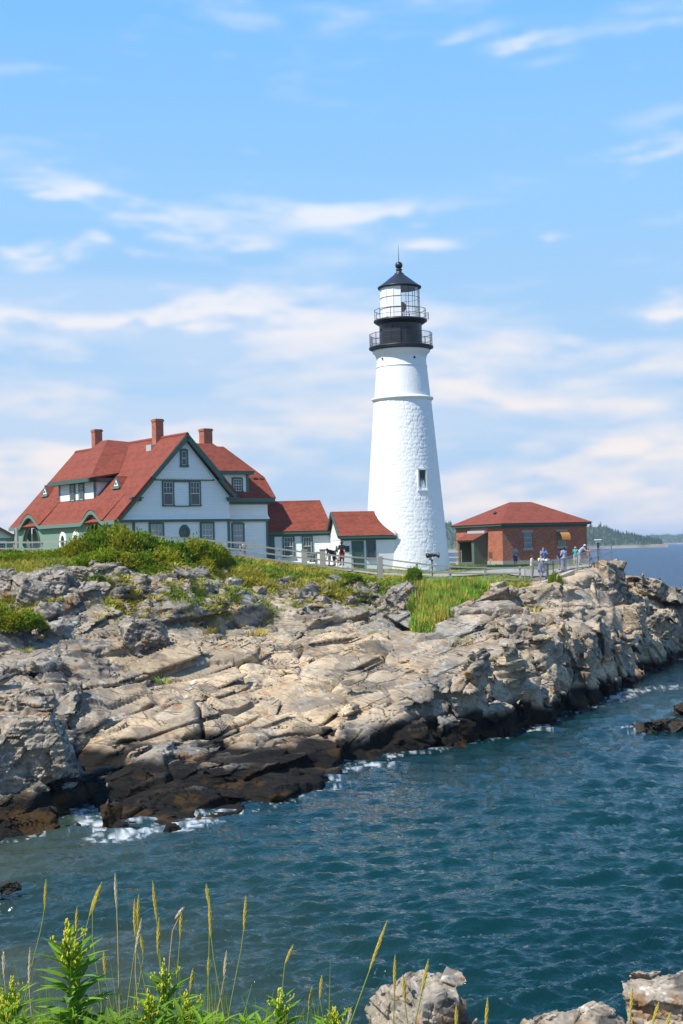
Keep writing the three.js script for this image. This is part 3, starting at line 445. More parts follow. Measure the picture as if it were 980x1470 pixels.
// ---------------------------------------------------------------- lighthouse
(() => {
  const t = thing('lighthouse', 'tall white round stone lighthouse with black lantern room and two galleries', 'lighthouse', V(5.1, 7.6, -111));
  const Y0 = -7.6;   // heights below are above the sea
  const ring = (name, prof, mat, parent = t, n = 72) => { const g = new THREE.LatheGeometry(prof.map(([r, y]) => new THREE.Vector2(r, y + Y0)), n); return part(name, g, mat, parent); };
  // rubble masonry under many coats of limewash: each stone stands a little proud
  const stones = (R0, R1, y0, y1, amp, size) => gridGeo(541, Math.round((y1 - y0) / .07) + 1, (u, v) => {
    const y = lerp(y0, y1, v), a = u * 2 * Math.PI, r = lerp(R0, R1, v), nC = Math.round(2 * Math.PI * (R0 + R1) / 2 / (size * 1.7)), row = y / size + .5 * noise(Math.cos(a) * 3, y * .8, Math.sin(a) * 3), j0 = Math.floor(row);
    let f1 = 9, f2 = 9, id = 0; for (let j = j0 - 1; j <= j0 + 1; j++) { const s = u * nC + hash(j, 5, 5), i0 = Math.floor(s); for (let i = i0 - 1; i <= i0 + 1; i++) { const ii = ((i % nC) + nC) % nC, q = Math.hypot((i + .2 + .6 * hash(ii, j, 3) - s), (j + .25 + .5 * hash(ii, j, 4) - row) * 1.15); if (q < f1) { f2 = f1; f1 = q; id = hash(ii, j, 6); } else if (q < f2) f2 = q; } }
    const d = amp * (sstep(.02, .22, f2 - f1) * (.55 + .6 * id) + .5 * (fbm(Math.cos(a) * r * 2, y * 2, Math.sin(a) * r * 2, 3) - .5));
    return { x: Math.sin(a) * (r + d), y: y + Y0, z: Math.cos(a) * (r + d), u: a * r, v: y };
  }, true);
  part('stone_shaft', stones(3.42, 2.27, 7.2, 21.02, .025, .31), M.white, t);
  part('brick_shaft', stones(2.24, 1.98, 21.05, 24.0, .012, .12), M.white, t);
  ring('collar', [[2.2, 20.88], [2.36, 20.95], [2.46, 21.05], [2.46, 21.17], [2.34, 21.22], [2.2, 21.26]], M.white);
  ring('neck_moulding', [[1.99, 23.55], [2.06, 23.62], [2.06, 23.7], [1.97, 23.78], [1.97, 24.3], [2.03, 24.5], [2.14, 24.72], [2.3, 24.86], [2.3, 24.98], [1.9, 24.98]], M.white);
  // window, and the round vents of the neck
  const setIn = (ang, y, r) => { const g = new THREE.Group(); g.position.set(Math.sin(ang) * r, y + Y0, Math.cos(ang) * r); g.rotation.y = ang; return g; };
  const place = (m, ang, y, r) => { m.position.set(Math.sin(ang) * r, y + Y0, Math.cos(ang) * r); m.rotation.y = ang; return m; };
  const wa = .46, wy = 14.55, wr = lerp(3.42, 2.27, (wy - 7.2) / 13.8);
  const wf = place(part('window', new B().box(-.34, -.24, -.68, .68, -.4, .10).box(.24, .34, -.68, .68, -.4, .10).box(-.34, .34, .58, .68, -.4, .10).box(-.38, .38, -.75, -.66, -.4, .16), M.white, t), wa, wy, wr);
  part('sash', new B().box(-.24, -.15, -.66, .58, .0, .05).box(.15, .24, -.66, .58, .0, .05).box(-.24, .24, .52, .58, .0, .05).box(-.24, .24, -.66, -.6, 0, .05).box(-.24, .24, -.05, .01, 0, .055).box(-.015, .015, -.6, .52, 0, .04), M.green, wf);
  part('pane', new B().box(-.2, .2, -.62, .55, .005, .02), new THREE.MeshPhysicalMaterial({ color: new THREE.Color().setRGB(.03, .06, .055), roughness: .25, specularIntensity: .5 }), wf); wf.scale.set(1.25, 1.25, 1);
  for (const [a, y, r] of [[.5, 24.22, 1.96], [-.9, 24.22, 1.96]]) { const v = place(part('vent', new THREE.TorusGeometry(.13, .035, 8, 20), M.white, t), a, y, r + .01); part('vent_hole', new THREE.CylinderGeometry(.11, .11, .04, 16).rotateX(Math.PI / 2), M.iron, v); }
  // lower gallery
  ring('lower_gallery', [[1.9, 24.9], [2.25, 24.98], [2.42, 25.08], [2.56, 25.14], [2.58, 25.2], [2.58, 25.27], [1.5, 25.27]], M.black);
  const railing = (name, r, y, h, nPost, nBar, rails) => {
    const rl = part(name, new B().add(new THREE.TorusGeometry(r, .022, 6, 96).rotateX(Math.PI / 2).translate(0, y + h + Y0, 0)), M.iron, t);
    for (const f of rails) part('mid_rail', new THREE.TorusGeometry(r, .016, 6, 96).rotateX(Math.PI / 2).translate(0, y + h * f + Y0, 0), M.iron, rl);
    for (let i = 0; i < nPost; i++) { const a = i / nPost * 6.28318 + .1; part('baluster', new B().tube(V(Math.sin(a) * r, y + Y0, Math.cos(a) * r), V(Math.sin(a) * r, y + h + .05 + Y0, Math.cos(a) * r), .024, .024, 6), M.iron, rl); }
    if (nBar) for (let i = 0; i < nBar; i++) { const a = i / nBar * 6.28318; part('railing_bar', new B().tube(V(Math.sin(a) * r, y + .02 + Y0, Math.cos(a) * r), V(Math.sin(a) * r, y + h + Y0, Math.cos(a) * r), .007, .007, 4), M.iron, rl); }
  };
  railing('lower_railing', 2.5, 25.27, 1.02, 12, 96, [.12, .55]);
  // watch room: black iron drum with a door
  ring('watch_room', [[1.76, 25.27], [1.74, 25.4], [1.70, 25.45], [1.70, 27.05], [1.78, 27.12], [1.5, 27.14]], M.black);
  const door = place(part('watch_room_door', new B().box(-.33, .33, 0, 1.1, -.05, .03), M.black, t), -.28, 25.5, 1.69);
  const arc = new B(); for (let i = 0; i < 10; i++) { const a = Math.PI * i / 10, b = Math.PI * (i + 1) / 10; arc.bar(V(Math.cos(a) * .36, 1.12 + Math.sin(a) * .3, .04), V(Math.cos(b) * .36, 1.12 + Math.sin(b) * .3, .04), .05, .05, V(0, 0, 1)); } arc.box(-.4, -.33, 0, 1.12, 0, .06).box(.33, .4, 0, 1.12, 0, .06); part('door_frame', arc, M.black, door);
  for (const [a, y] of [[-1.25, 26.6], [.35, 26.62]]) place(part('porthole', new THREE.TorusGeometry(.12, .03, 6, 18), M.black, t), a, y, 1.72);
  const vs = new B(); for (let i = 0; i < 40; i++) { const a = i / 40 * 6.283; for (let k = 0; k < 3; k++) vs.add(new THREE.SphereGeometry(.014, 4, 3).translate(Math.sin(a) * 1.705, 25.5 + k * .72 + Y0, Math.cos(a) * 1.705)); } part('rivets', vs, M.black, t);
  // upper gallery and its railing
  ring('upper_gallery', [[1.72, 27.05], [1.85, 27.1], [2.06, 27.25], [2.14, 27.3], [2.14, 27.42], [1.2, 27.42]], M.black);
  railing('upper_railing', 2.05, 27.42, .82, 12, 0, [.45]);
  { const b = new B(); for (let i = 0; i < 5; i++) b.bar(V(2.06 + i * .05, 27.42 + Y0, .3), V(2.06 + i * .05, 27.95 + Y0, .3), .015); b.bar(V(2.0, 27.95 + Y0, .3), V(2.28, 27.95 + Y0, .3), .02).bar(V(2.0, 27.45 + Y0, .3), V(2.28, 27.45 + Y0, .3), .02).bar(V(2.27, 27.42 + Y0, -.1), V(2.27, 27.95 + Y0, -.1), .02).bar(V(2.27, 27.95 + Y0, -.1), V(2.27, 27.95 + Y0, .3), .02); part('gallery_bracket', b, M.iron, t); }
  // lantern: sixteen bays, white boards on the landward side, glass to seaward
  const LR = 1.57, n = 16, y0 = 27.42, y1 = 30.0;
  ring('lantern_sill', [[1.4, 27.42], [1.66, 27.42], [1.64, 27.52], [1.4, 27.52]], M.black);
  for (let i = 0; i < n; i++) {
    const a0 = i / n * 6.28318 + .02, a1 = a0 + 6.28318 / n, am = (a0 + a1) / 2, w = 2 * LR * Math.sin(Math.PI / n), rm = LR * Math.cos(Math.PI / n), deg = ((am * 180 / Math.PI + 180) % 360) - 180;
    const solid = deg < -2 && deg > -150;
    const p = part(solid ? 'blank_panel' : 'lantern_pane', new B().box(-w / 2 + .01, w / 2 - .01, y0 + .08, y1, -.012, .004), solid ? M.white : M.clear, t);
    p.position.set(Math.sin(am) * rm, Y0, Math.cos(am) * rm); p.rotation.y = am;
    part('lantern_bar', new B().bar(V(Math.sin(a0) * LR, y0 + .05 + Y0, Math.cos(a0) * LR), V(Math.sin(a0) * LR, y1 + Y0, Math.cos(a0) * LR), .038), solid ? M.lead : M.iron, t);
    for (const f of [.34, .68]) { const h = part('cross_bar', new B().box(-w / 2, w / 2, -.016, .016, 0, .03), M.iron, t); h.position.set(Math.sin(am) * rm, lerp(y0, y1, f) + Y0, Math.cos(am) * rm); h.rotation.y = am; }
  }
  ring('lantern_floor', [[.05, 27.44], [1.45, 27.44], [1.45, 27.4], [.05, 27.4]], M.iron);
  // the lamp inside: bull's-eye optic on a pedestal
  part('optic_pedestal', new B().tube(V(0, 27.44 + Y0, 0), V(0, 28.0 + Y0, 0), .22, .2, 16), M.iron, t);
  const op = part('optic', new THREE.CylinderGeometry(.4, .4, .16, 28).rotateX(Math.PI / 2).translate(.12, 28.5 + Y0, 0), M.iron, t);
  part('lens', new THREE.SphereGeometry(.3, 20, 12).scale(1, 1, .45).translate(.12, 28.5 + Y0, .05), M.clear, op);
  // roof, ball vent and lightning rod
  ring('lantern_roof', [[1.55, 29.95], [1.72, 29.98], [1.76, 30.06], [1.74, 30.12], [1.60, 30.18], [.42, 31.1], [.36, 31.15], [.02, 31.16]], M.black, t, 32);
  ring('roof_collar', [[.36, 31.12], [.38, 31.2], [.24, 31.26], [.20, 31.42], [.26, 31.48], [.26, 31.54], [.18, 31.58], [.1, 31.6]], M.black);
  part('ball_vent', new THREE.SphereGeometry(.3, 28, 20).translate(0, 31.86 + Y0, 0), M.black, t);
  part('lightning_rod', new B().tube(V(0, 32.1 + Y0, 0), V(0, 33.5 + Y0, 0), .035, .008, 6), M.iron, t);
})();
// ---------------------------------------------------------------- windows and other joinery shared by the houses
// a sash window in the plane z = 0, centred at x, from y0 up to y1; fits over the wall
function windowAt(parent, x, y0, y1, w, z, o = {}) {
  const f = o.frame ?? .11, b = new B();
  b.box(-w / 2 - f, -w / 2, y0 - f * .6, y1 + f, 0, .07).box(w / 2, w / 2 + f, y0 - f * .6, y1 + f, 0, .07).box(-w / 2, w / 2, y1, y1 + f * (o.head ?? 1.3), 0, .08).box(-w / 2 - f * 1.2, w / 2 + f * 1.2, y0 - f, y0, 0, .12);
  const m = part('window', b, o.trim ?? M.green, parent); m.position.set(x, 0, z); if (o.turn) m.rotation.y = o.turn;
  part('pane', new B().box(-w / 2, w / 2, y0, y1, .004, .018), o.glass ?? M.glass, m);
  const s = new B(), mid = (y0 + y1) / 2; s.box(-w / 2, w / 2, mid - .025, mid + .025, .018, .05).box(-w / 2, -w / 2 + .035, y0, y1, .018, .045).box(w / 2 - .035, w / 2, y0, y1, .018, .045).box(-w / 2 + .035, w / 2 - .035, y0, y0 + .04, .018, .046).box(-w / 2 + .035, w / 2 - .035, y1 - .035, y1, .018, .046);
  part('sash', s, o.sash ?? M.muntin, m);
  const nx = o.nx ?? 3, ny = o.ny ?? 2; if (nx) for (let i = 1; i < nx; i++) part('muntin', new B().box(-w / 2 + w * i / nx - .011, -w / 2 + w * i / nx + .011, o.half ? mid + .025 : y0 + .04, y1 - .035, .02, .04), o.sash ?? M.muntin, m);
  for (let j = 1; j < ny; j++) for (const [a, c] of o.half ? [[mid, y1]] : [[y0, mid], [mid, y1]]) part('muntin', new B().box(-w / 2 + .035, w / 2 - .035, lerp(a, c, j / ny) - .011, lerp(a, c, j / ny) + .011, .021, .039), o.sash ?? M.muntin, m);
  return m;
}
function chimney(parent, x, z, y0, y1, w) {
  const c = part('chimney', new B().box(-w / 2, w / 2, y0, y1 - .2, -w / 2, w / 2), M.brick, parent); c.position.set(x, 0, z);
  part('chimney_cap', new B().box(-w / 2 - .05, w / 2 + .05, y1 - .2, y1 - .06, -w / 2 - .05, w / 2 + .05).box(-w / 2, w / 2, y1 - .06, y1, -w / 2, w / 2), M.brick, c);
  part('flue', new B().box(-w / 2 + .14, w / 2 - .14, y1, y1 + .012, -w / 2 + .14, w / 2 - .14), M.iron, c);
  return c;
}
const polyShape = (pts) => { const s = new THREE.Shape(); pts.forEach(([x, y], i) => (i ? s.lineTo(x, y) : s.moveTo(x, y))); return s; };
const extrude = (shape, t, seg = 24) => new THREE.ExtrudeGeometry(shape, { depth: t, bevelEnabled: false, curveSegments: seg });

// ---------------------------------------------------------------- keeper's house. Local axes: x along the gable front, z out of it; floor at 0, belt course at 2.78
(() => {
  const t = thing('keeper_house', 'large white clapboard keeper house with red hipped and gabled roofs and dark green trim', 'house', V(-8.55, 9.0, -106), THREE.MathUtils.degToRad(36));
  const K = 2.78, RX = -3.75, RY = 9.22, EX = -9.9, EY = 2.72, ZF = -18.7, ZN = .5, sl = (RY - EY) / (RX - EX), left = (x) => RY + (x - RX) * sl;
  // walls
  part('lower_wall', new B().box(-8.2, 0, -1.2, K - .16, -17.9, 0), M.clap, t);
  const gw = new B(), gz = .05; gw.slab([V(-9.35, K, gz), V(0, K, gz), V(0, 4.55, gz), V(-3.72, 8.72, gz), V(-9.35, K + .28, gz)], .2); part('gable_wall', gw, M.clap, t);
  part('far_gable_wall', new B().slab([V(-9.3, K, -17.9), V(-9.3, 3.1, -17.9), V(-3.75, 8.8, -17.9), V(1.5, 3.4, -17.9), V(1.5, K, -17.9)], .2), M.clap, t);
  part('drip_flare', new B().poly([V(-9.45, K, .20), V(.02, K, .20), V(.02, K + .36, .055), V(-9.45, K + .36, .055)]).poly([V(-9.45, K, .05), V(.02, K, .05), V(.02, K, .20), V(-9.45, K, .20)]).poly([V(.02, K, .2), V(.02, K, .05), V(.02, K + .36, .055)]), M.clap, t);
  // upper gable stands forward with a saw-tooth edge
  const gt = part('gable_panel', new B().slab([V(-6.28, 5.86, .16), V(-1.52, 5.86, .16), V(-3.72, 8.66, .16), V(-3.9, 8.66, .16)], .11), M.clap, t);
  for (let i = 0; i < 40; i++) { const x = -6.3 + i * .12; part('saw_tooth', new B().slab([V(x, 5.86, .16), V(x + .06, 5.70, .16), V(x + .12, 5.86, .16)], .1), M.white, gt); }
  part('gable_head', new B().box(-6.5, -1.3, 5.66, 5.80, .05, .11), M.green, t);
  // green boards: belt, corners, frieze
  part('belt_board', new B().box(-9.3, .06, K - .18, K, -.02, .13), M.green, t);
  for (const x of [-8.2, -.16]) part('corner_board', new B().box(x - .02, x + .18, -1.2, K - .18, -.02, .045), M.green, t);
  // windows of the gable
  windowAt(t, -5.27, 3.86, 5.55, .78, .06, { half: true }); windowAt(t, -2.99, 3.86, 5.55, .78, .06, { half: true });
  part('window_band', new B().box(-4.75, -3.5, 5.55, 5.68, .06, .12).box(-4.75, -3.5, 3.72, 3.8, .06, .13), M.green, t);
  windowAt(t, -3.93, 6.82, 7.85, .36, .17, { frame: .15, nx: 0, ny: 1 });
  windowAt(t, -6.28, .7, 2.42, .95, .01, { glass: M.curtainGlass, frame: .15 }); windowAt(t, -1.98, .7, 2.42, .95, .01, { glass: M.curtainGlass, frame: .15 });
  { const o = part('oval_window', new THREE.TorusGeometry(.40, .12, 10, 36).scale(.9, 1.08, .6).translate(-3.92, 1.83, .03), M.green, t); part('pane', new THREE.CylinderGeometry(.36, .36, .03, 28).rotateX(Math.PI / 2).scale(.9, 1.08, 1).translate(-3.92, 1.83, .02), M.glass, o); part('inner_ring', new THREE.TorusGeometry(.27, .04, 8, 30).scale(.9, 1.08, .6).translate(-3.92, 1.83, .05), M.green, o); }
  // main roof
  part('left_roof', new B().slab([V(RX, RY, ZN), V(RX, RY, ZF), V(EX, EY, ZF), V(EX, EY, ZN)], .2), M.roof, t);
  part('right_roof', new B().slab([V(RX, RY, ZF), V(RX, RY, ZN), V(.42, RY - (.42 - RX) * sl, ZN), V(.42, RY - (.42 - RX) * sl, ZF)], .2), M.roof, t);
  part('ridge_cap', new B().slab([V(RX, RY + .05, ZN), V(RX, RY + .05, ZF), V(RX - .16, RY - .1, ZF), V(RX - .16, RY - .1, ZN)], .03).slab([V(RX, RY + .05, ZF), V(RX, RY + .05, ZN), V(RX + .16, RY - .1, ZN), V(RX + .16, RY - .1, ZF)], .03), M.roof, t);
  // barge boards: the upper stretch stands farther out than the lower one
  const rake = (name, x0, y0, x1, y1, z, h, w) => part(name, new B().bar(V(x0, y0, z), V(x1, y1, z), w, h, V(0, 1, 0)), M.green, t);
  rake('barge_board', RX + .05, RY - .28, -6.75, left(-6.75) - .24, ZN - .02, .34, .16); rake('barge_board', -6.6, left(-6.6) - .36, EX + .1, left(EX + .1) - .34, ZN - .13, .32, .22);
  rake('barge_board', RX - .05, RY - .28, -.75, RY - (-.75 - RX) * sl - .28, ZN - .02, .36, .16); rake('barge_board', -.95, RY - (-.95 - RX) * sl - .40, .38, RY - (.38 - RX) * sl - .38, ZN - .13, .36, .24);
  part('soffit', new B().slab([V(RX, RY - .30, ZN - .08), V(RX, RY - .30, .06), V(.38, RY - (.38 - RX) * sl - .30, .06), V(.38, RY - (.38 - RX) * sl - .30, ZN - .08)].reverse(), .04), M.green, t);
  part('soffit', new B().slab([V(RX, RY - .30, .06), V(RX, RY - .30, ZN - .08), V(EX + .1, left(EX + .1) - .30, ZN - .08), V(EX + .1, left(EX + .1) - .30, .06)].reverse(), .04), M.green, t);
  for (const [x, s] of [[-7.95, 1], [.05, -1]]) part('cornice_return', new B().box(x - .55 * (s < 0 ? .6 : 1), x + .55 * (s > 0 ? .75 : 1), 4.30, 4.42, .02, .5).box(x - .4 * (s < 0 ? .6 : 1), x + .35, 4.12, 4.30, .02, .34), M.green, t);
  part('lower_cornice', new B().box(-9.9, -8.1, K - .2, K - .04, .0, .42), M.green, t);
  // eave of the left slope with two eyebrow arches
  const eyeb = [[-14.7, 2.1, .95], [-3.35, 1.85, .85]], bump = (z) => { let h = 0; for (const [c, w, a] of eyeb) { const s = Math.abs(z - c) / w; if (s < 1) h = Math.max(h, a * (.5 + .5 * Math.cos(Math.PI * s)) ** .8); } return h; };
  const fas = new B(); const zs = []; for (let z = ZF; z < ZN; z += .16) zs.push(z); zs.push(ZN);
  for (let i = 0; i < zs.length - 1; i++) { const a = zs[i], b = zs[i + 1]; fas.poly([V(EX - .04, EY - .26 + bump(a), a), V(EX - .04, EY - .26 + bump(b), b), V(EX - .04, EY + .02 + bump(b), b), V(EX - .04, EY + .02 + bump(a), a)]).poly([V(EX - .04, EY - .26 + bump(a), a), V(EX + .5, EY - .26 + bump(a), a), V(EX + .5, EY - .26 + bump(b), b), V(EX - .04, EY - .26 + bump(b), b)]); }
  part('eave_fascia', fas, M.paleGreenTrim, t);
  for (const [c, w] of eyeb) part('eyebrow_roof', gridGeo(40, 12, (u, v) => { const z = c + w * (u * 2 - 1), h = bump(z), x = lerp(EX - .06, EX + 2.1, v); return { x, y: lerp(EY + h + .05, left(EX + 2.1) + .012, v) + .02 * (1 - v), z, u: z, v: x * 1.4 }; }), M.roofBoth, t);
  // porch wall under the eave: two arches and two oval windows
  { const s = polyShape([[-18.3, -1.2], [.0, -1.2], [.0, EY - .2], [-2, EY - .2], [-2.6, EY + .25], [-3.35, EY + .5], [-4.1, EY + .25], [-4.9, EY - .2], [-13, EY - .2], [-13.8, EY + .3], [-14.7, EY + .58], [-15.6, EY + .3], [-16.4, EY - .2], [-18.3, EY - .2]]);
    const hole = (c, w, top, flat) => { const h = new THREE.Path(); h.moveTo(c - w, -1.1); h.lineTo(c - w, top - w); h.absarc(c, top - w, w, Math.PI, 0, true); h.lineTo(c + w, -1.1); h.closePath(); s.holes.push(h); };
    hole(-14.8, 1.55, EY + .02); hole(-3.4, 1.3, EY + .02);
    for (const c of [-8.8, -6.5]) { const h = new THREE.Path(); h.absellipse(c, 1.25, .36, .62, 0, 2 * Math.PI, true); s.holes.push(h); }
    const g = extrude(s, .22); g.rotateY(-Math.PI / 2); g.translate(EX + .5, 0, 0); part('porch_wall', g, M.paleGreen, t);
    for (const c of [-8.8, -6.5]) { const r = new THREE.Shape(); r.absellipse(0, 0, .62, .92, 0, 2 * Math.PI); const h = new THREE.Path(); h.absellipse(0, 0, .36, .62, 0, 2 * Math.PI, true); r.holes.push(h); const g2 = extrude(r, .1); g2.rotateY(-Math.PI / 2); g2.translate(EX + .3, 1.25, c); const o = part('oval_window', g2, M.white, t, 'white framed oval porch window'); part('pane', new THREE.CylinderGeometry(1, 1, .03, 24).rotateZ(Math.PI / 2).scale(1, .62, .36).translate(EX + .38, 1.25, c), M.glass, o); }
    for (const [c, w] of [[-14.8, 1.55], [-3.4, 1.3]]) { const r = new THREE.Shape(); r.absarc(0, 0, w + .16, 0, Math.PI, false); r.lineTo(-w, 0); r.absarc(0, 0, w, Math.PI, 0, true); const g3 = extrude(r, .12); g3.rotateY(-Math.PI / 2); g3.translate(EX + .32, EY + .02 - w, c); part('arch_trim', g3, M.green, t); }
    // end wall of the porch with a round-headed opening, floor and ceiling
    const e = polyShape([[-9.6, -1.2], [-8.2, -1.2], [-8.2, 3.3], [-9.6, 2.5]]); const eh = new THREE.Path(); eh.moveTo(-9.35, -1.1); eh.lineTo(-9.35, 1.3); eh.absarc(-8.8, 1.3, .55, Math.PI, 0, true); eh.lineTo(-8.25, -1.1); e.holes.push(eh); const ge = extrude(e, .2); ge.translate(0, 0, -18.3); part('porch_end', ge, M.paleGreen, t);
    part('porch_floor', new B().box(-9.6, -8.2, -1.2, -.4, -18.2, 0), M.wood, t); part('porch_front', new B().box(-9.4, -8.2, -1.2, K - .2, -.16, -.02), M.clap, t); }
  // big hipped dormer on the left slope
  { const wx = -8.1, z0 = -12.75, z1 = -6.3, yb = 4.38, yt = 6.1, ey = 6.2;
    part('dormer_wall', new B().slab([V(wx, yb - .3, z0), V(wx, yb - .3, z1), V(wx, yt, z1), V(wx, yt, z0)], .2).slab([V(wx, yb - .2, z1), V(-6.2, yt - .0, z1), V(wx, yt, z1)], .2).slab([V(wx, yb - .2, z0 + .2), V(wx, yt, z0 + .2), V(-6.2, yt, z0 + .2)], .2), M.clap, t);
    const A = V(-5.5, 9.4, -9.15), Bq = V(-5.5, 9.4, -10.3), E1q = V(-8.65, ey, -5.85), E0q = V(-8.65, ey, -13.6), V1 = V(-6.3, left(-6.3) + .05, -5.72), VT = V(RX, RY + .02, -8.75);
    part('dormer_roof', new B().slab([E0q, E1q, A, Bq], .16).slab([E1q, V1, VT, A], .16).slab([V(-6.3, left(-6.3) + .05, -13.8), E0q, Bq, V(RX, RY + .02, -10.9)], .16).slab([A, VT, V(RX, RY + .02, -10.9), Bq], .1), M.roof, t);
    part('dormer_cornice', new B().box(-8.7, -8.08, ey - .3, ey - .02, -13.55, -5.9).box(-8.7, -6.6, ey - .3, ey - .02, -6.22, -5.9), M.green, t);
    part('dormer_sill', new B().box(wx - .1, wx + .05, yb - .1, yb + .02, z0 - .05, z1 + .05), M.paleGreenTrim, t);
    for (const z of [z0, z1 - .16]) part('dormer_corner', new B().box(wx - .03, wx + .1, yb, yt - .05, z, z + .16), M.green, t);
    for (const z of [-10.15, -8.55]) windowAt(t, wx - .01, 4.62, 5.78, .62, z, { turn: -Math.PI / 2, frame: .16, half: true }); }
  // two little triangular vent dormers
  for (const z of [-16.6, -3.7]) { const x = -7.45, y = left(x); const d = part('vent_dormer', new B().slab([V(x - .12, y - .05, z - .6), V(x - .12, y + .86, z), V(x + .8, y + .87, z), V(x - .02, y, z - .6)], .06).slab([V(x - .12, y + .86, z), V(x - .12, y - .05, z + .6), V(x - .02, y, z + .6), V(x + .8, y + .87, z)], .06), M.roofBoth, t);
    part('vent_frame', new B().slab([V(x - .14, y - .06, z - .64), V(x - .14, y - .06, z + .64), V(x - .14, y + .88, z)], .06), M.green, d);
    part('vent_face', new B().slab([V(x - .16, y + .12, z - .34), V(x - .16, y + .12, z + .34), V(x - .16, y + .6, z)], .04), M.white, d);
    part('vent_louver', new B().slab([V(x - .18, y + .24, z - .16), V(x - .18, y + .24, z + .16), V(x - .18, y + .44, z)], .03), M.iron, d);
    part('vent_sill', new B().box(x - .24, x - .1, y - .08, y + .06, z - .62, z + .62), M.paleGreenTrim, d); }
  // right wing: lower wall, flared upper wall, front slope with a hipped dormer
  const wz = -1.0, we = 4.38;
  part('wing_lower_wall', new B().box(0, 4.1, -1.2, K - .16, -9, wz), M.clap, t);
  part('wing_upper_wall', new B().box(-.05, 4.12, K, we - .1, -9, wz + .02), M.clap, t);
  part('wing_flare', new B().poly([V(0, K, wz + .15), V(4.25, K, wz + .15), V(4.12, K + .36, wz + .025), V(0, K + .36, wz + .025)]).poly([V(4.25, K, wz + .15), V(4.25, K, -9), V(4.12, K + .36, -9), V(4.12, K + .36, wz + .02)]), M.clap, t);
  part('wing_belt', new B().box(.02, 4.2, K - .18, K, wz - .02, wz + .12).box(4.08, 4.2, K - .18, K, -9, wz - .02), M.green, t);
  for (const x of [.06, 3.95]) part('corner_board', new B().box(x, x + .17, -1.2, K - .18, wz - .02, wz + .045), M.green, t);
  windowAt(t, 1.35, .62, 2.36, .86, wz + .01, { glass: M.curtainGlass, frame: .15 });
  part('wing_cornice', new B().box(.3, 4.6, we - .28, we + .02, wz - .1, wz + .42).box(.1, 4.3, we - .45, we - .28, wz - .02, wz + .12), M.green, t);
  const wr = (z) => we + .06 + (wz + .46 - z) * 1.06, H = 6.15, zh = wz + .46 - (H - we - .06) / 1.06;
  part('wing_roof', new B().slab([V(-1, wr(wz + .46), wz + .46), V(4.66, wr(wz + .46), wz + .46), V(4.66, H, zh), V(2.4, 8.7, wz + .46 - (8.7 - we - .06) / 1.06), V(-3.7, 8.7, wz + .46 - (8.7 - we - .06) / 1.06)], .18).slab([V(4.66, H, zh), V(4.66, H, -8.6), V(2.4, 8.7, -6.5), V(2.4, 8.7, wz + .46 - (8.7 - we - .06) / 1.06)], .18).slab([V(2.4, 8.7, -4.6), V(2.4, 8.7, -6.5), V(-3.7, 8.7, -6.5), V(-3.7, 8.7, -4.6)], .1).slab([V(4.66, H, -8.6), V(4.66, 4.4, -10.4), V(-3, 4.4, -10.4), V(-3, 8.7, -6.5), V(2.4, 8.7, -6.5)], .18), M.roof, t);
  part('wing_end_wall', new B().box(3.9, 4.1, we - .2, H - .25, -9, wz - 1.6), M.clap, t);
  part('roof_vents', new B().box(3.5, 3.9, wr(-1.95) + .0, wr(-1.95) + .12, -2.05, -1.9).box(2.9, 3.2, wr(-1.95), wr(-1.95) + .1, -2.05, -1.92).box(4.1, 4.45, wr(-1.95), wr(-1.95) + .1, -2.05, -1.92), M.iron, t);
  { const dz = wz + .02; part('wing_dormer_wall', new B().slab([V(-1.2, 4.75, dz), V(2.36, 4.75, dz), V(2.36, 6.4, dz), V(-1.2, 6.4, dz)], .2).slab([V(2.36, 4.6, dz - .01), V(2.36, 6.4, dz - 1.9), V(2.36, 6.4, dz - .01)], .2), M.clap, t);
    const E = V(2.78, 6.5, dz + .42), A = V(.45, 8.75, dz - 1.9), A0 = V(-2.9, 8.75, dz - 1.9);
    part('wing_dormer_roof', new B().slab([V(-2.4, 6.5, dz + .42), E, A, A0], .14).slab([E, V(2.78, 6.5, dz - 2.4), V(.45, 8.75, dz - 4), A], .14).slab([A, V(.45, 8.75, dz - 4), V(-2.9, 8.75, dz - 4), A0], .1), M.roof, t);
    part('wing_dormer_cornice', new B().box(-1, 2.7, 6.24, 6.46, dz + .0, dz + .38).box(2.38, 2.7, 6.24, 6.46, dz - 1.8, dz), M.green, t);
    part('wing_dormer_corner', new B().box(2.2, 2.4, 4.75, 6.3, dz - .02, dz + .05), M.green, t);
    part('wing_dormer_flashing', new B().box(-.4, 2.5, 4.68, 4.76, dz, dz + .12), M.lead, t);
    windowAt(t, 1.38, 4.98, 5.86, .72, dz + .01, { frame: .13 }); windowAt(t, -.28, 4.98, 5.86, .72, dz + .01, { frame: .13 }); }
  // chimneys with lead aprons
  for (const [x, z, y0, y1, w, ax, az] of [[-3.95, -3.75, 8.2, 10.6, .66, -.42, 0], [-4.3, -13.5, 8, 10.62, .66, -.42, 0], [.1, -3.4, 7.6, 9.95, .76, 0, .45]]) { const c = chimney(t, x, z, y0, y1, w); part('lead_apron', new B().box(ax - .4, ax + .4, (ax ? 8.35 : 8.05) - .25, (ax ? 8.35 : 8.05) + .25, az - .4, az + .4), M.lead, c); }
})();
